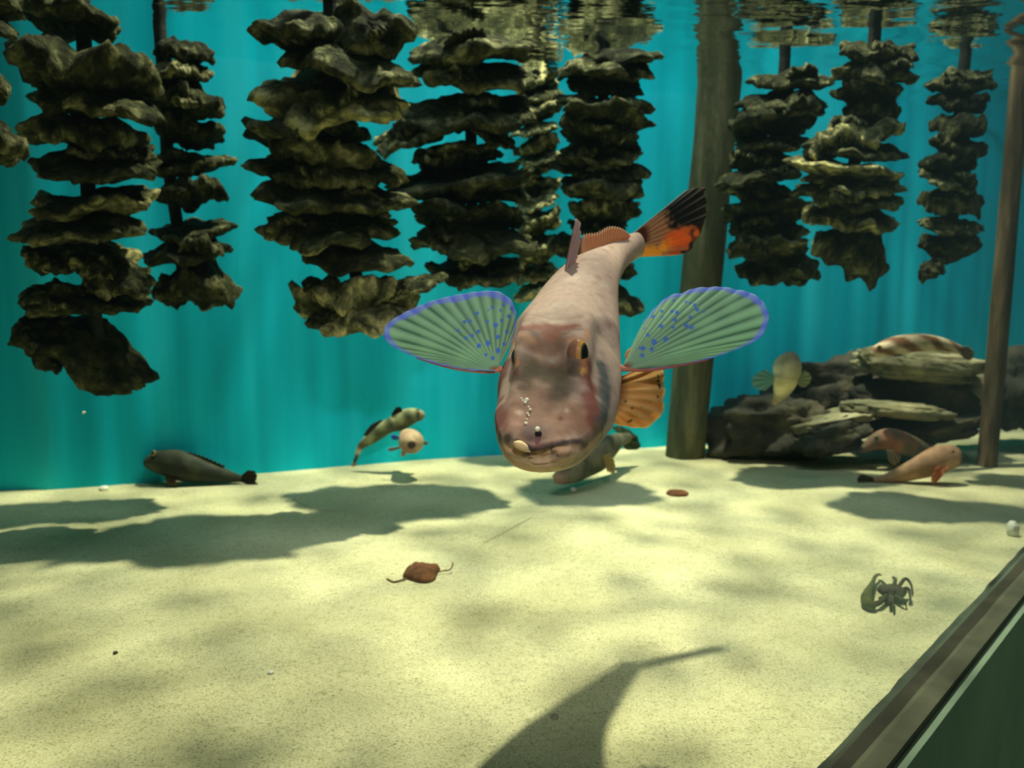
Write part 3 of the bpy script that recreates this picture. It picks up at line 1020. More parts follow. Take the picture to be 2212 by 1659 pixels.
    e = eye('eye', root, (P(1125, 772, cl[1] + 0.008)), 27 * u, (-0.97, -0.22, 0.03), ring, flat=0.8)
    tag(e, 'gold-rimmed eye seen edge on')
    # teeth-like pale lip plate and snout spines
    A = anchor(V, NN, 1124, 962)
    pts = [P(1110, 957, A[1] - .001), P(1122, 961, A[1] - .0025), (P(1136, 969, A[1] - .0025)), P(1146, 976, A[1] - .001)]
    v, f = tube(resample(np.array([tuple(p) for p in pts]), 12), [u * q for q in (3, 6, 8, 9, 9.5, 9, 8.5, 8, 7, 5, 4, 2)], 14)
    tag(obj('lip_plate', v, f, M_SKIN, root, np.tile((0.82, 0.60, 0.33), (len(v), 1))), 'cream plate at the corner of the mouth')
    A = anchor(V, NN, 1160, 934)
    v, f = ball(P(1161, 927, A[1] - 0.004), 5.2 * u)
    tag(obj('snout_knob', v, f, M_SKIN, root, np.tile((1, 1, 0.72), (len(v), 1))), 'pale bead on the snout')
    v, f = ball(P(1163, 937, A[1] - 0.001), 7 * u)
    obj('snout_knob', v, f, M_SKIN, root, np.tile((0.03, 0.015, 0.02), (len(v), 1)))
    for x, y, r in ((1126, 861, 2.5), (1130, 866, 3), (1138, 864, 5), (1135, 870, 4), (1142, 880, 3), (1145, 885, 3.4), (1140, 893, 3), (1142, 898, 2.5), (1138, 906, 2.2), (1136, 915, 4)):
        A = anchor(V, NN, x, y)
        v, f = ball(P(x, y, A[1] - r * u * 0.2), r * u, 8)
        obj('skin_speck', v, f, M_SKIN, root, np.tile((0.9, 0.85, 0.72), (len(v), 1)))

    # pectoral fins
    def pect(spots, lo, outer):
        spots = [(x, y, r) for x, y, r in spots]

        def fn(t, r, wave, pp, T, B):
            L = math.hypot(*(T - B)); dist = L * (1 - r)
            # distance to the margin, measured across it at the flat ends of the fan
            edge = dist if outer else dist
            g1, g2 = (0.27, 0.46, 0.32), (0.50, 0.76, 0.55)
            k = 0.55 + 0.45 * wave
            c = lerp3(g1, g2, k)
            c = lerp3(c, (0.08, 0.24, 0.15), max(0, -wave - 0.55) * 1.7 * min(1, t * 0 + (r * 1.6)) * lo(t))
            n_ = mn.noise(Vector((pp[0] * 0.02, pp[1] * 0.02, 0)))
            c = lerp3(c, (0.60, 0.90, 0.62), 0.45 * max(0, n_ + 0.2))
            mw = 15 + 3 * math.sin(t * 40)
            b = (mw - edge) / 4 + 0.5
            tt = min(t, 1 - t) * 0
            blue = lerp3((0.27, 0.36, 1.0), (0.42, 0.56, 1.0), 0.5 + 0.5 * wave)
            c = lerp3(c, blue, b)
            for x, y, q in spots:
                d = math.hypot(pp[0] - x, pp[1] - y)
                if d < q + 2:
                    c = lerp3(c, (0.16, 0.36, 0.98), (q + 0.8 - d) / 1.6)
            return c
        return fn

    def edge_blue(fn, which, width):
        def g(t, r, wave, pp, T, B):
            c = fn(t, r, wave, pp, T, B)
            tt = t if which == 0 else 1 - t
            lim = width * (0.25 + 0.75 * r)
            if r > 0.12:
                c = lerp3(c, (0.38, 0.55, 1.0), (lim - tt) / (0.012) + 0.5)
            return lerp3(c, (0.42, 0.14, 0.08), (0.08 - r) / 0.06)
        return g

    ls = [(1062, 667, 4), (1086, 661, 3.5), (1103, 668, 4), (1079, 674, 3), (1028, 681, 4), (1052, 674, 2), (1000, 701, 4), (1012, 699, 4), (1050, 699, 3.5), (1068, 706, 5.5),
          (1081, 696, 4), (1097, 686, 4.5), (986, 720, 3.5), (1030, 722, 4), (1002, 736, 4), (1016, 731, 4), (1031, 752, 5), (1073, 732, 4.5), (1093, 720, 4.5), (1051, 746, 5.5),
          (1087, 746, 4), (1074, 760, 5.5), (1063, 776, 4.5), (1047, 770, 3.5)]
    L = [(1066, 800, .690), (1030, 800, .692), (1000, 797, .694), (950, 788, .696), (900, 772, .70), (862, 755, .702), (838, 740, .702), (829, 722, .702), (832, 706, .703), (852, 688, .705), (885, 670, .707), (925, 653, .710),
         (965, 642, .713), (1000, 635, .716), (1035, 630, .718), (1068, 629, .72), (1090, 637, .722), (1105, 652, .724), (1113, 672, .726), (1114, 700, .726), (1106, 735, .72)]
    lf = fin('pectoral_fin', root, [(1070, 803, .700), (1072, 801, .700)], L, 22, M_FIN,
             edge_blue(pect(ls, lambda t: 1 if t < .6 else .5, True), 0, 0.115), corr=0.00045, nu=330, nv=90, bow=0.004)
    tag(lf, 'green fin with a blue margin and blue dots, left in the photo')
    rs = [(1410, 687, 4.5), (1429, 676, 3.5), (1430, 689, 3), (1452, 677, 4), (1462, 680, 4), (1457, 696, 4.5), (1427, 709, 5), (1453, 712, 4), (1490, 690, 3.5), (1505, 673, 4.5),
          (1481, 708, 4.5), (1493, 712, 5), (1399, 728, 4), (1413, 743, 6), (1437, 737, 5.5), (1389, 756, 5), (1408, 758, 4.5), (1387, 770, 4.5), (1382, 755, 3), (1500, 663, 3.5), (1455, 651, 3), (1481, 656, 3), (1491, 658, 3),
          (1392, 713, 2.5), (1520, 678, 3)]
    R = [(1400, 797, .712), (1450, 790, .712), (1500, 782, .712), (1550, 769, .712), (1595, 753, .712), (1630, 737, .712), (1648, 722, .712), (1657, 702, .712), (1661, 682, .712), (1654, 664, .713), (1646, 650, .714), (1622, 633, .716),
         (1590, 626, .718), (1560, 620, .72), (1530, 621, .722), (1500, 623, .724), (1475, 633, .726), (1450, 638, .728), (1425, 656, .73), (1398, 686, .732), (1382, 712, .732), (1368, 745, .73), (1356, 775, .72)]
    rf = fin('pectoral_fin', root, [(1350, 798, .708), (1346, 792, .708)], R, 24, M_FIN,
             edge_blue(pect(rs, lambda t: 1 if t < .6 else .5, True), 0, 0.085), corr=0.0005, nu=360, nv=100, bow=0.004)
    tag(rf, 'green fin with a blue margin and blue dots, right in the photo')
    # fleshy fin roots and leading edges
    for pts, rr in (([(1312, 792, .73), (1334, 792, .712), (1350, 797, .708), (1400, 799, .7115), (1460, 791, .7115), (1530, 777, .7115)], (10, 9, 6, 4, 3, 1.6)),
                    ([(1085, 795, .70), (1072, 801, .700), (1050, 804, .694), (1010, 801, .694), (960, 792, .695), (900, 774, .699)], (8, 5, 3.4, 2.6, 2, 1))):
        q = catmull([tuple(P(*p)) + (r_ * u,) for p, r_ in zip(pts, rr)], 8)
        v, f = tube(q[:, :3], list(q[:, 3]), 12)
        tt = np.repeat(np.linspace(0, 1, len(q)), 12)
        cc = [lerp3((0.85, 0.33, 0.18), (0.30, 0.09, 0.12), t * 1.2) for t in tt]
        tag(obj('fin_root', v, f, M_SKIN, root, cc), 'salmon pink root of a side fin')
    # small flap above the right root
    fl = fin('fin_flap', root, [(1352, 790, .712), (1362, 790, .713)], [(1350, 768, .715), (1356, 756, .716), (1364, 752, .717), (1370, 760, .717)], 3, M_FIN,
             lambda t, r, wv, pp, T, B: lerp3((0.85, 0.40, 0.22), (0.9, 0.5, 0.2), r), nu=24, nv=12)

    # pelvic fin
    def pelv(t, r, wave, pp, T, B):
        c = lerp3((0.70, 0.34, 0.08), (0.86, 0.55, 0.24), 0.5 + 0.5 * wave * 0.5 + 0.5 * mn.noise(Vector((pp[0] * .03, pp[1] * .03, 2))))
        c = lerp3(c, (0.85, 0.68, 0.38), (r - 0.90) / 0.06)
        c = lerp3(c, (0.26, 0.09, 0.03), (0.22 - r) / 0.15)
        for x, y, q in ((1416, 823, 5), (1417, 835, 6), (1414, 814, 4), (1354, 882, 3.5), (1343, 868, 3), (1352, 909, 4), (1411, 858, 4), (1390, 868, 2), (1370, 880, 2)):
            d = math.hypot((pp[0] - x), (pp[1] - y) * 0.8)
            c = lerp3(c, (0.10, 0.06, 0.02), (q - d) / 2.5 + 0.3 * mn.noise(Vector((pp[0] * .2, pp[1] * .2, 0))))
        return c
    pf = fin('pelvic_fin', root, [(1322, 905, .72), (1318, 880, .72), (1328, 850, .725), (1338, 815, .73)],
             [(1322, 913, .725), (1352, 921, .73), (1385, 925, .735), (1405, 921, .738), (1418, 908, .74), (1432, 895, .742), (1436, 878, .744), (1434, 862, .745), (1438, 845, .746), (1434, 826, .747), (1437, 808, .748), (1428, 795, .748), (1410, 790, .748), (1385, 793, .748)],
             9, M_FIN, pelv, corr=0.0012, nu=160, nv=44, serr=0.05, bow=0.010)
    tag(pf, 'orange scalloped belly fin')

    # dorsal fins
    spl = fin('dorsal_spine', root, [(1214, 617, .79), (1221, 616, .80), (1229, 612, .81)],
              [(1241, 500, .800), (1246, 474, .802), (1251, 482, .806), (1251, 520, .815)], 4, M_FIN,
              lambda t, r, wv, pp, T, B: lerp3(lerp3((0.36, 0.17, 0.15), (0.60, 0.42, 0.40), 0.5 + 0.5 * wv), (0.62, 0.55, 0.55), (r - .9) * 6), corr=0.0012, nu=50, nv=40, solid=0.0016)
    tag(spl, 'tall narrow brown spine fin')
    fin('first_dorsal_fin', root, [(1222, 616, .805), (1232, 606, .815), (1240, 590, .825)],
        [(1236, 545, .818), (1243, 538, .822), (1248, 548, .83), (1250, 572, .835)], 5, M_FIN,
        lambda t, r, wv, pp, T, B: lerp3((0.62, 0.24, 0.06), (0.85, 0.50, 0.20), 0.5 + 0.5 * wv), corr=0.001, nu=60, nv=30, serr=0.15)
    tips = [(1254, 548, .85), (1258, 512, .852), (1264, 505, .856), (1275, 503, .86), (1288, 502, .866), (1300, 497, .872), (1312, 490, .88), (1325, 488, .888), (1340, 491, .896), (1352, 498, .905), (1362, 508, .915)]
    basl = [(1252, 592, .835), (1262, 578, .842), (1272, 566, .85), (1284, 556, .858), (1298, 546, .866), (1312, 538, .876), (1326, 530, .888), (1342, 524, .90), (1354, 519, .915)]
    fin('second_dorsal_fin', root, basl, tips, 26, M_FIN,
        lambda t, r, wv, pp, T, B: lerp3(lerp3((0.42, 0.13, 0.03), (0.90, 0.46, 0.24), 0.5 + 0.5 * wv), (0.88, 0.72, 0.55), (r - .93) * 8),
        corr=0.0009, nu=260, nv=26, serr=0.16)

    # tail fin
    def tailc(t, r, wave, pp, T, B):
        x, y = pp
        c = lerp3((0.45, 0.17, 0.07), (0.60, 0.36, 0.20), 0.5 + 0.5 * wave)
        nn = 0.12 * mn.noise(Vector((x * .08, y * .08, 0)))
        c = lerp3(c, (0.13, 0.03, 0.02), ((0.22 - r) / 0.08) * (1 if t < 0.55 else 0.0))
        c = lerp3(c, (0.95, 0.22, 0.04), (0.5 - abs(t - 0.62 + nn) * 2.2) * 3.5 * min(1, max(0, (r - 0.35) * 5)))
        c = lerp3(c, (1.0, 0.50, 0.05), ((t - 0.62 + nn) * 7) * min(1, max(0, (0.66 - r + nn) * 7)))
        c = lerp3(c, (0.72, 0.16, 0.03), ((t - 0.70) * 6) * min(1, max(0, (r - 0.66) * 9)))
        c = lerp3(c, (0.014, 0.012, 0.012), min(1, max(0, (r - 0.42 + nn) * 12)) * min(1, max(0, (0.50 - t + nn + (r - .5) * 0.35) * 9)))
        c = lerp3(c, (0.04, 0.02, 0.015), (r - 0.88 + nn) * 10 * (1 if t < 0.9 else 0))
        if wave > 0.8 and t < 0.5: c = lerp3(c, (0.45, 0.36, 0.28), (r - 0.5) * 0.9)
        c = lerp3(c, (0.50, 0.50, 0.46), (0.035 - t) / 0.015)
        c = lerp3(c, (0.78, 0.62, 0.30), (t - 0.955) / 0.02)
        return c
    fin('tail_fin', root, [(1368, 503, .952), (1372, 518, .955), (1372, 535, .955), (1366, 556, .955)],
        [(1480, 412, 1.00), (1500, 407, 1.005), (1523, 406, 1.01), (1520, 418, 1.01), (1526, 434, 1.01), (1524, 448, 1.01), (1526, 462, 1.01), (1519, 484, 1.005), (1512, 505, 1.0), (1498, 524, .995), (1494, 537, .99), (1480, 546, .985), (1455, 552, .98)],
        11, M_FIN, tailc, corr=0.0005, nu=220, nv=60, bow=0.0)
    return root


def ball(c, r, n=14):
    v = []
    c = Vector(c)
    for i in range(n):
        a = PI * i / (n - 1)
        for k in range(n):
            b = 2 * PI * k / n
            v.append(c + Vector((math.sin(a) * math.cos(b), math.sin(a) * math.sin(b), math.cos(a))) * max(r, 1e-5))
    return v, grid_faces(n, n, True)


big_gurnard()


# ------------------------------------------------------------------ smaller fish
def small_fish(name, label, rings, cfun, group=None, eyes=(), per=6):
    V = loft(rings, per)
    n, m = V.shape[:2]
    lo = V.reshape(-1, 3)
    root = empty(name, (lo[:, 0].mean(), lo[:, 1].mean(), lo[:, 2].min()))
    tag(root, label, 'fish', group)
    cc = []
    for i in range(n):
        for j in range(m):
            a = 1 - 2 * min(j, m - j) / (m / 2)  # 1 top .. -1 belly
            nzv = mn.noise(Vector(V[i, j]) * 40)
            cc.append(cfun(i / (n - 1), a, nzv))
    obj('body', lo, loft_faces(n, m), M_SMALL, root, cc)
    for (x, y, Y, r, ax) in eyes:
        eye('eye', root, P(x, y, Y), r * pxm(Y), ax, [(35, (.005, .005, .005)), (60, (0.30, 0.24, 0.10)), (200, (0.12, 0.10, 0.07))])
    return root


def plain(c1, c2):
    return lambda t, r, wv, pp, T, B: lerp3(c1, c2, 0.5 + 0.5 * wv)


# dark fish resting on the sand at the left
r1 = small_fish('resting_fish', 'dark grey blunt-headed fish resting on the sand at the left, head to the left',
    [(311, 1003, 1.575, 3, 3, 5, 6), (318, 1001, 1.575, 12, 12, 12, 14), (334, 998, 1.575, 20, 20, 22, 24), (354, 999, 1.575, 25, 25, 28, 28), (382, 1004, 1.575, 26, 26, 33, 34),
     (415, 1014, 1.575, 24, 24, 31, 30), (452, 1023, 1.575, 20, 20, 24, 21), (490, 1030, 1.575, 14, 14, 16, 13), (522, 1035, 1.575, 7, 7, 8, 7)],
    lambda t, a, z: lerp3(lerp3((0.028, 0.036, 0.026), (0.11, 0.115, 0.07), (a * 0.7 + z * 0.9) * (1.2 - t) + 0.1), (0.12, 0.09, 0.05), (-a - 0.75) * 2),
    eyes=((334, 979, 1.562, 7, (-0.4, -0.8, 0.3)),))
fin('tail_fin', r1, [(520, 1028, 1.575), (521, 1042, 1.575)], [(535, 1016, 1.57), (550, 1018, 1.57), (555, 1030, 1.57), (552, 1040, 1.57), (557, 1047, 1.57), (545, 1048, 1.57)], 6, M_FIN, plain((0.02, 0.02, 0.018), (0.08, 0.06, 0.04)), nu=40, nv=16)
fin('pelvic_fin', r1, [(355, 1025, 1.555), (375, 1032, 1.555)], [(362, 1046, 1.55), (372, 1050, 1.55), (385, 1046, 1.55)], 4, M_FIN, plain((0.06, 0.05, 0.02), (0.14, 0.10, 0.04)), nu=24, nv=10)
fin('dorsal_fin', r1, [(400, 982, 1.575), (440, 996, 1.575), (480, 1013, 1.575)], [(408, 976, 1.575), (446, 988, 1.575), (488, 1007, 1.575)], 9, M_FIN, plain((0.025, 0.03, 0.022), (0.07, 0.07, 0.04)), nu=60, nv=8, serr=0.2)


# banded fish swimming
def band(t, a, z):
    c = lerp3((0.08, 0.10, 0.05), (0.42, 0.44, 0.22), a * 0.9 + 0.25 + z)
    for p, w_, cc in ((0.05, .05, (0.35, .26, .15)), (0.14, .035, (0.06, .08, .06)), (0.42, .05, (0.09, .11, .06)), (0.74, .06, (0.13, .11, .06)), (0.82, .06, (0.5, .5, .34)), (0.93, .08, (0.05, .06, .05))):
        c = lerp3(c, cc, (w_ - abs(t - p)) / w_ * 1.3)
    return c


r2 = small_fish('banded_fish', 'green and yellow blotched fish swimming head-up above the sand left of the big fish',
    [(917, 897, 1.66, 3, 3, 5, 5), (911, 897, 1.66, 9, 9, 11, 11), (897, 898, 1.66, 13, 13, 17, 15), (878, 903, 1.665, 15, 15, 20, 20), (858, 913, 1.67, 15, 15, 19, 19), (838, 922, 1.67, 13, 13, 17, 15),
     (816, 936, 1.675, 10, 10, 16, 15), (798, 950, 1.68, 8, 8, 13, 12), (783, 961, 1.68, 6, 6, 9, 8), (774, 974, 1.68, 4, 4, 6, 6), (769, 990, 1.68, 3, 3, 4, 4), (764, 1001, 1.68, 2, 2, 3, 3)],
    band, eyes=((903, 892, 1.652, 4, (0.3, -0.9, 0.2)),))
fin('dorsal_fin', r2, [(870, 888, 1.66), (855, 896, 1.665), (846, 903, 1.665)], [(866, 879, 1.66), (856, 879, 1.66), (846, 893, 1.665)], 4, M_FIN, plain((0.01, 0.01, 0.012), (0.05, 0.04, 0.02)), nu=30, nv=8, serr=0.2)
fin('back_fin', r2, [(832, 912, 1.67), (812, 924, 1.67), (792, 942, 1.675)], [(822, 906, 1.67), (800, 918, 1.67), (784, 940, 1.675)], 7, M_FIN, plain((0.03, 0.03, 0.04), (0.08, 0.08, 0.05)), nu=40, nv=8, serr=0.2)
fin('tail_fin', r2, [(766, 996, 1.68), (769, 1000, 1.68)], [(757, 1004, 1.675), (762, 1008, 1.675), (769, 1006, 1.675)], 3, M_FIN, plain((0.35, 0.22, 0.15), (0.5, 0.4, 0.3)), nu=20, nv=8)

# small tan fish below it, seen head on
r3 = small_fish('tan_fish', 'small tan fish seen head-on just under the green and yellow blotched fish',
    [(889, 962, 1.575, 5, 5, 5, 5), (889, 960, 1.58, 14, 14, 14, 14), (888, 957, 1.59, 24, 24, 22, 22), (888, 955, 1.605, 27, 28, 27, 25), (884, 950, 1.63, 24, 22, 25, 22), (876, 942, 1.66, 14, 14, 16, 14), (870, 936, 1.69, 7, 7, 9, 8)],
    lambda t, a, z: lerp3(lerp3((0.62, 0.46, 0.28), (0.50, 0.30, 0.20), 0.5 + z * 2), (0.10, 0.07, 0.05), (0.10 - t) * 20))
fin('side_fin', r3, [(868, 964, 1.60), (868, 968, 1.60)], [(842, 967, 1.60), (837, 971, 1.60), (842, 975, 1.60)], 3, M_FIN, plain((0.4, 0.36, 0.30), (0.55, 0.48, 0.40)), nu=20, nv=14)
fin('side_fin', r3, [(912, 954, 1.60), (912, 960, 1.60)], [(922, 953, 1.60), (926, 957, 1.60), (922, 961, 1.60)], 3, M_FIN, plain((0.3, 0.42, 0.36), (0.4, 0.5, 0.42)), nu=20, nv=14)
fin('pectoral_fin', r3, [(864, 944, 1.61), (862, 950, 1.61)], [(850, 938, 1.61), (843, 943, 1.61), (850, 950, 1.61)], 4, M_FIN, plain((0.06, 0.22, 0.62), (0.12, 0.36, 0.80)), nu=24, nv=12)
fin('belly_fin', r3, [(868, 972, 1.60), (876, 976, 1.60)], [(866, 982, 1.60), (871, 987, 1.60), (877, 982, 1.60)], 3, M_FIN, plain((0.6, 0.48, 0.3), (0.75, 0.62, 0.4)), nu=20, nv=10)

# grey fish behind and under the big one
r4 = small_fish('grey_fish', 'blurred grey fish resting on the sand below and behind the head of the big fish',
    [(1197, 1036, 1.50, 8, 8, 10, 10), (1212, 1030, 1.50, 20, 20, 20, 18), (1235, 1018, 1.52, 30, 30, 34, 26), (1262, 1000, 1.55, 34, 34, 44, 32), (1290, 985, 1.58, 30, 30, 42, 34), (1312, 970, 1.62, 22, 22, 32, 24), (1335, 955, 1.66, 14, 14, 20, 14), (1360, 945, 1.70, 7, 7, 10, 8)],
    lambda t, a, z: lerp3(lerp3((0.08, 0.09, 0.055), (0.18, 0.17, 0.115), 0.5 + z * 2 + a * .3), (0.50, 0.30, 0.24), (0.17 - t) * 12),
    eyes=((1228, 1002, 1.493, 6, (-0.2, -0.9, 0.3)),))
fin('pectoral_fin', r4, [(1300, 985, 1.53), (1306, 1000, 1.53)], [(1318, 980, 1.52), (1328, 1000, 1.52), (1326, 1022, 1.52), (1312, 1018, 1.52)], 5, M_FIN, plain((0.40, 0.30, 0.12), (0.66, 0.50, 0.20)), nu=30, nv=14)
fin('tail_fin', r4, [(1340, 942, 1.68), (1348, 958, 1.68)], [(1318, 922, 1.72), (1345, 922, 1.73), (1375, 942, 1.74), (1382, 966, 1.74), (1366, 972, 1.73), (1345, 968, 1.72)], 6, M_FIN, plain((0.03, 0.05, 0.025), (0.06, 0.08, 0.04)), nu=50, nv=20)

# two fish beside the thin pole
r5 = small_fish('reddish_fish', 'salmon-brown fish with an orange snout lying on the sand beside the thin pole',
    [(2075, 994, 1.575, 5, 5, 6, 8), (2068, 992, 1.575, 15, 15, 20, 20), (2052, 989, 1.575, 22, 22, 29, 27), (2028, 993, 1.575, 25, 25, 31, 32), (1998, 1004, 1.58, 22, 22, 26, 29), (1962, 1018, 1.585, 17, 17, 19, 22), (1928, 1030, 1.59, 11, 11, 13, 14), (1900, 1037, 1.59, 7, 7, 9, 9), (1886, 1040, 1.59, 5, 5, 8, 8)],
    lambda t, a, z: lerp3(lerp3((0.34, 0.20, 0.12), (0.50, 0.30, 0.18), 0.5 + z * 2), lerp3((0.62, 0.20, 0.08), (0.13, 0.08, 0.05), (t - 0.06) * 20), (0.17 - t) * 12),
    eyes=((2056, 977, 1.563, 6, (0.2, -0.9, 0.35)),))
fin('pectoral_fin', r5, [(2044, 1000, 1.555), (2034, 1006, 1.555)], [(2046, 1012, 1.55), (2034, 1030, 1.55), (2018, 1044, 1.55), (2012, 1036, 1.55), (2020, 1012, 1.55)], 5, M_FIN, plain((0.55, 0.16, 0.07), (0.75, 0.34, 0.18)), nu=40, nv=16)
fin('tail_fin', r5, [(1892, 1033, 1.59), (1890, 1047, 1.59)], [(1862, 1024, 1.585), (1853, 1032, 1.585), (1853, 1048, 1.585), (1860, 1060, 1.585), (1880, 1056, 1.585)], 6, M_FIN, plain((0.12, 0.09, 0.05), (0.24, 0.17, 0.11)), nu=40, nv=14)
r6 = small_fish('brown_fish', 'blurred grey-brown fish with a reddish head just behind the salmon-brown fish',
    [(1852, 975, 1.70, 4, 4, 4, 4), (1868, 968, 1.70, 9, 9, 9, 9), (1890, 955, 1.70, 15, 15, 18, 17), (1915, 950, 1.70, 20, 20, 25, 22), (1945, 957, 1.71, 20, 20, 26, 24), (1975, 966, 1.72, 18, 18, 22, 22), (2005, 974, 1.73, 12, 12, 16, 16), (2035, 980, 1.74, 7, 7, 9, 9)],
    lambda t, a, z: lerp3((0.15, 0.13, 0.085), (0.34, 0.15, 0.09), 1.1 - abs(t - 0.40) * 4 + z - a * 0.4),
    eyes=((1893, 945, 1.69, 5, (-0.3, -0.9, 0.3)),))
fin('pectoral_fin', r6, [(1915, 970, 1.675), (1930, 974, 1.675)], [(1918, 992, 1.67), (1926, 1004, 1.67), (1940, 1002, 1.67), (1946, 988, 1.67)], 4, M_FIN, plain((0.14, 0.12, 0.07), (0.26, 0.20, 0.12)), nu=30, nv=12)

# pale fish standing upright in front of the rocks
r7 = small_fish('pale_fish', 'blurred cream-coloured fish rising upright in front of the rocks, small pale fins out',
    [(1701, 763, 1.62, 8, 8, 6, 6), (1703, 772, 1.615, 22, 22, 20, 20), (1701, 790, 1.61, 30, 30, 26, 26), (1698, 812, 1.605, 29, 29, 27, 27), (1692, 836, 1.61, 22, 22, 22, 22), (1682, 856, 1.62, 12, 12, 13, 13), (1672, 872, 1.63, 5, 5, 6, 6)],
    lambda t, a, z: lerp3(lerp3((0.38, 0.33, 0.20), (0.80, 0.72, 0.42), 1.2 - abs(t - 0.55) * 3.5 + z), (0.40, 0.26, 0.12), (t - 0.8) * 4))
fin('pectoral_fin', r7, [(1672, 812, 1.60), (1672, 826, 1.60)], [(1655, 798, 1.60), (1636, 806, 1.60), (1624, 822, 1.60), (1632, 838, 1.60), (1652, 844, 1.60)], 5, M_FIN, plain((0.16, 0.42, 0.38), (0.30, 0.56, 0.50)), nu=40, nv=14)
fin('pectoral_fin', r7, [(1724, 814, 1.60), (1722, 828, 1.60)], [(1738, 800, 1.60), (1750, 808, 1.60), (1752, 820, 1.60), (1742, 834, 1.60), (1730, 836, 1.60)], 5, M_FIN, plain((0.25, 0.50, 0.35), (0.62, 0.50, 0.25)), nu=40, nv=14)
# orange-striped fish on top of the rocks
r8 = small_fish('striped_fish', 'small orange and white striped fish lying on top of the rock pile',
    [(1880, 765, 1.69, 4, 4, 5, 5), (1895, 758, 1.69, 12, 12, 13, 13), (1925, 748, 1.69, 17, 17, 19, 19), (1960, 742, 1.69, 18, 18, 20, 20), (2000, 740, 1.70, 17, 17, 18, 18), (2040, 745, 1.71, 12, 12, 14, 14), (2075, 756, 1.72, 7, 7, 9, 9)],
    lambda t, a, z: lerp3((0.26, 0.13, 0.07), (0.75, 0.62, 0.42), 0.5 + 0.8 * math.sin(t * 24 + a * 4) + z),
    eyes=((1899, 750, 1.68, 5, (-0.2, -0.9, 0.3)),))
fin('tail_fin', r8, [(2070, 750, 1.72), (2071, 762, 1.72)], [(2092, 748, 1.72), (2104, 762, 1.72), (2096, 778, 1.72), (2082, 774, 1.72)], 5, M_FIN, plain((0.22, 0.16, 0.10), (0.42, 0.32, 0.2)), nu=30, nv=12)


# ------------------------------------------------------------------ rocks
def rock(name, label, px, py, hw, hh, Y, depth, m, tilt=0, seed=0, rough=0.40, group='rocks piled at the back right'):
    v = []; n, k_ = 36, 56
    C = P(px, py, Y)
    a0 = math.radians(tilt)
    s = pxm(Y)
    for i in range(n):
        th = PI * i / (n - 1)
        for k in range(k_):
            ph = 2 * PI * k / k_
            d = Vector((math.sin(th) * math.cos(ph), math.sin(th) * math.sin(ph), math.cos(th)))
            e = 0.72
            q = Vector([math.copysign(abs(c) ** e, c) for c in d])
            r = 1 + rough * mn.noise(d * 1.6 + Vector((seed * 7.3, 0, 0))) + rough * 0.5 * mn.noise(d * 4 + Vector((0, seed * 3.1, 0))) + 0.10 * mn.noise(d * 9 + Vector((seed, 0, 0)))
            p = Vector((q.x * hw * s, q.y * depth, q.z * hh * s)) * r * 0.95
            x = p.x * math.cos(a0) + p.z * math.sin(a0); z = -p.x * math.sin(a0) + p.z * math.cos(a0)
            v.append((C.x + x, C.y + p.y, C.z + z))
    o = obj(name, v, grid_faces(n, k_, True), m)
    return tag(o, label, 'rock', group)


rock('rock', 'blackish boulder at the left end of the pile against the thick pole', 1650, 925, 112, 66, 1.84, .09, M_ROCK, -6, 1)
rock('rock', 'dark flat-topped rock behind the cream upright fish', 1790, 855, 125, 80, 1.95, .06, M_ROCK, -6, 2)
rock('rock', 'broad dark rock in the middle of the pile under the pale slab', 1975, 868, 140, 66, 1.86, .07, M_ROCK, -10, 3)
rock('rock', 'long pale tan slab topping the pile under the striped fish', 1985, 785, 140, 38, 1.84, .08, M_ROCK_P, 6, 4, 0.22)
rock('rock', 'small black wedge of rock lying on the sand in front of the pile', 1790, 943, 78, 34, 1.74, .05, M_ROCK, -18, 5)
rock('rock', 'low grey-green rock behind the two fish near the thin pole', 1990, 934, 115, 28, 1.79, .05, M_ROCK, -12, 6)
rock('rock', 'thin pale slab leaning out toward the cream upright fish', 1800, 905, 105, 17, 1.78, .06, M_ROCK_P, -12, 7, 0.2)
rock('rock', 'yellowish slab low in the pile right of the thin pale slab', 1935, 885, 120, 18, 1.77, .05, M_ROCK_P, 4, 8, 0.2)
rock('rock', 'dark rock to the right of the thin leaning pole', 2215, 845, 74, 82, 1.92, .10, M_ROCK, 0, 9)
rock('rock', 'brown rock just left of the thin leaning pole at pile height', 2095, 840, 44, 56, 1.90, .05, M_ROCK_P, 20, 10)


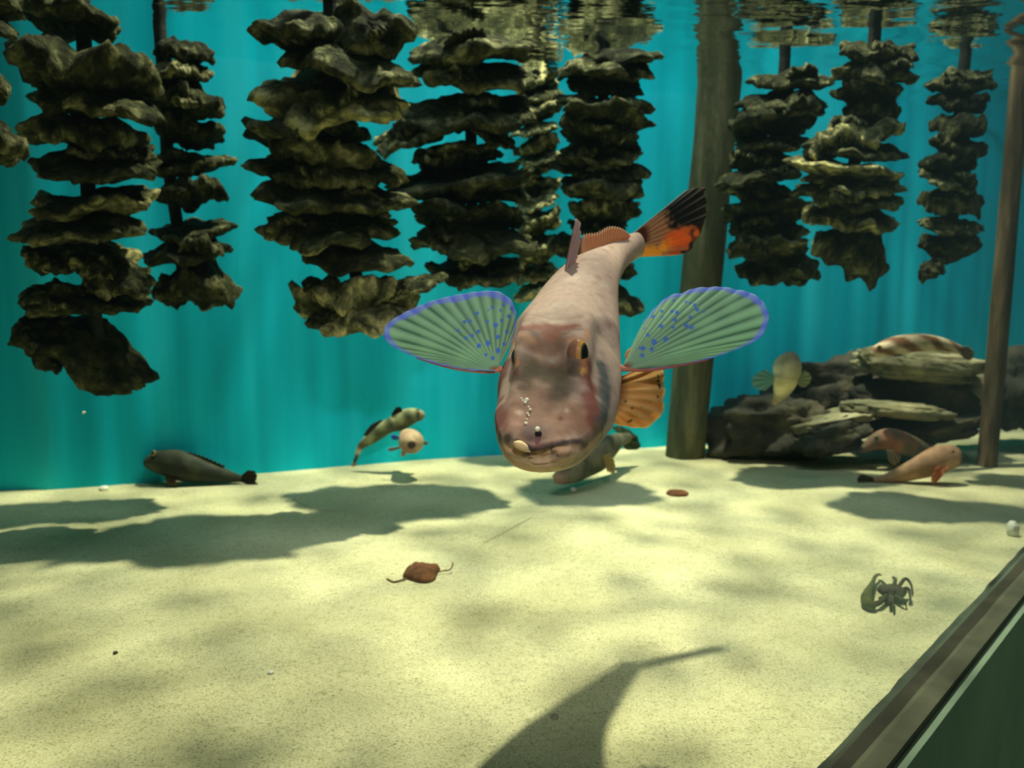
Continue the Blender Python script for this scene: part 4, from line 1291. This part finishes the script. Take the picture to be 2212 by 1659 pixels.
# ------------------------------------------------------------------ crab, leaf, bits on the sand
def crab():
    g0 = G(1920, 1300); s = g0.y / F
    root = empty('crab', (g0.x, g0.y, 0))
    tag(root, 'small dark crab with bent legs walking on the sand by the window sill', 'crab')

    def W(px, py, h=0.0):
        q = G(px, py + h / s * 0.85)
        return Vector((q.x, q.y, sand_h(q.x, q.y) + h))
    c = W(1926, 1275, 0.010)
    v = []
    n = 28
    for i in range(n):
        a = PI * i / (n - 1)
        for k in range(n):
            b = 2 * PI * k / n
            d = Vector((math.sin(a) * math.cos(b), math.sin(a) * math.sin(b), math.cos(a)))
            r = 1 + 0.12 * mn.noise(d * 3) + 0.06 * math.cos(5 * b)
            v.append(c + Vector((d.x * 0.0165 * r, d.y * 0.016 * r, d.z * 0.0075 * r)))
    obj('carapace', v, grid_faces(n, n, True), M_CRAB, root)
    legs = [[(1940, 1265), (1955, 1248), (1968, 1262), (1971, 1284)], [(1942, 1274), (1960, 1270), (1966, 1292), (1964, 1304)], [(1935, 1285), (1952, 1296), (1958, 1308)],
            [(1926, 1286), (1928, 1300), (1932, 1324)], [(1922, 1284), (1921, 1300), (1924, 1312)], [(1930, 1262), (1934, 1248), (1928, 1243)], [(1912, 1262), (1904, 1252), (1898, 1250)]]
    for L_ in legs:
        hs = [0.010, 0.013, 0.007, 0.001][:len(L_)] if len(L_) == 4 else [0.010, 0.010, 0.001]
        p = catmull([tuple(W(x, y, h)) for (x, y), h in zip(L_, hs)], 6)
        v, f = tube(p, list(np.linspace(0.0026, 0.0008, len(p))), 8)
        obj('leg', v, f, M_CRAB, root)
    p = catmull([tuple(W(*q)) for q in ((1916, 1282, .009), (1900, 1298, .008), (1888, 1302, .007))], 6)
    v, f = tube(p, list(np.linspace(0.003, 0.0036, len(p))), 10)
    arm = obj('claw_arm', v, f, M_CRAB, root)
    p = catmull([tuple(W(*q)) for q in ((1890, 1306, .005), (1876, 1302, .007), (1872, 1286, .008), (1880, 1266, .009), (1888, 1246, .010), (1890, 1238, .010))], 6)
    v, f = tube(p, [0.003, .005, .006, .0066, .007, .0072, .0074, .0076, .0076, .0075, .0073, .007, .0066, .0062, .0058, .0054, .005, .0045, .004, .0036, .0032, .003, .0026, .0022, .0022, .002, .0018, .0016, .0014, .001, .0008][:len(p)], 12)
    sub('claw', v, f, M_CRABO, arm)
    p = catmull([tuple(W(*q)) for q in ((1888, 1244, .010), (1896, 1238, .009), (1904, 1240, .008))], 5)
    v, f = tube(p, list(np.linspace(.0024, .0008, len(p))), 8)
    sub('claw_tip', v, f, M_CRABO, arm)
    for dx in (-1, 1):
        v, f = ball(c + Vector((dx * 0.005 - 0.008, -0.013, 0.005)), 0.0014, 8)
        obj('eye', v, f, M_EYE, root, np.tile((0.01, 0.01, 0.01), (len(v), 1)))


crab()


def dead_leaf():
    q = G(912, 1248)
    root = empty('dead_leaf', (q.x, q.y, 0))
    tag(root, 'crumpled reddish brown dead leaf with a curled stalk lying on the sand', 'leaf')
    out = [(872, 1240), (882, 1228), (896, 1220), (912, 1222), (930, 1224), (950, 1226), (944, 1238), (938, 1252), (922, 1258), (904, 1257), (888, 1252), (872, 1246)]
    c = resample(catmull(out + [out[0]], 6), 64)[:-1]
    v = []; nr = 10
    ce = np.array([910, 1240.0])
    for i in range(nr + 1):
        r = i / nr
        for x, y in c:
            p = ce + (np.array([x, y]) - ce) * r
            g = G(p[0], p[1])
            h = 0.004 + 0.010 * (1 - r ** 2) + 0.003 * mn.noise(Vector((p[0] * 0.08, p[1] * 0.1, 0)))
            v.append((g.x, g.y, sand_h(g.x, g.y) + max(0.0005, h * (1 if r < 1 else 0.3))))
    f = grid_faces(nr + 1, len(c), True)
    obj('blade', v, f, M_LEAF, root, solid=0.0012)
    p = []
    for x, y, h in ((944, 1236, .004), (956, 1233, .004), (970, 1232, .005), (977, 1226, .009), (978, 1219, .012)):
        g = G(x, y + h * 1000); p.append((g.x, g.y, sand_h(g.x, g.y) + h))
    v, f = tube(catmull(p, 6), 0.0009, 8)
    obj('stalk', v, f, M_LEAF, root)
    p = []
    for x, y, h in ((878, 1250, .002), (866, 1254, .002), (850, 1256, .001), (836, 1250, .001)):
        g = G(x, y); p.append((g.x, g.y, sand_h(g.x, g.y) + h))
    v, f = tube(catmull(p, 6), 0.0012, 8)
    obj('torn_strip', v, f, M_LEAF, root)


dead_leaf()


def pebble(name, label, px, py, rx, rz, m, cat, seed=0, group=None):
    g = G(px, py); s = g.y / F
    v = []; n = 20
    z0 = sand_h(g.x, g.y)
    for i in range(n):
        a = PI * i / (n - 1)
        for k in range(n):
            b = 2 * PI * k / n
            d = Vector((math.sin(a) * math.cos(b), math.sin(a) * math.sin(b), math.cos(a)))
            r = 1 + 0.2 * mn.noise(d * 2 + Vector((seed * 5, 0, 0)))
            v.append((g.x + d.x * rx * s * r, g.y + d.y * rx * s * r, z0 + rz * s * 0.6 + d.z * rz * s * r))
    return tag(obj(name, v, grid_faces(n, n, True), m), label, cat, group)


pebble('white_shell', 'bright white oval shell on the sand at the right edge by the sill', 2187, 1156, 13, 20, M_WHITE, 'shell', 1)
pebble('white_shell', 'tiny white shell chip on the open sand left of centre foreground', 585, 1456, 7, 4, M_WHITE, 'shell', 2)
pebble('pebble', 'small grey-green pebble on the sand in the centre foreground', 1198, 1553, 9, 6, M_ROCK_P, 'pebble', 3)
pebble('pebble', 'tiny pale chip on the sand left of the resting dark fish', 225, 1058, 10, 6, M_WHITE, 'pebble', 4)
pebble('pebble', 'tiny pale chip beside the chin shadow of the big fish', 1238, 1058, 7, 5, M_WHITE, 'pebble', 5)
pebble('pebble', 'flat brown bit of debris on the sand left of the salmon-brown fish', 1462, 1068, 24, 5, M_LEAF, 'debris', 6)
pebble('pebble', 'dark speck of grit in the left foreground sand', 250, 1420, 5, 4, M_ROCK, 'pebble', 7)


def thread(label, pts, r):
    p = []
    for x, y, h in pts:
        g = G(x, y); p.append((g.x, g.y, sand_h(g.x, g.y) + h))
    v, f = tube(catmull(p, 10), r, 6)
    tag(obj('thread', v, f, M_THREAD), label, 'thread')


thread('fine pale hair curving over the dark shadow on the sand', [(632, 1080, .003), (660, 1096, .002), (700, 1104, .002), (745, 1102, .002)], 0.0007)
thread('fine straight pale hair on the sand below the big fish', [(1045, 1172, .002), (1090, 1150, .002), (1150, 1122, .002)], 0.0005)


v, f = ball(P(181, 891, 0.9), 3.2 * pxm(0.9), 12)
v = [tuple(Vector(q) + Vector((0.0012, 0, 0.0009)) * mn.noise(Vector(q) * 900)) for q in v]
tag(obj('food_flake', v, f, M_WHITE), 'tiny cream flake drifting in front of the blue wall at the left', 'flake')
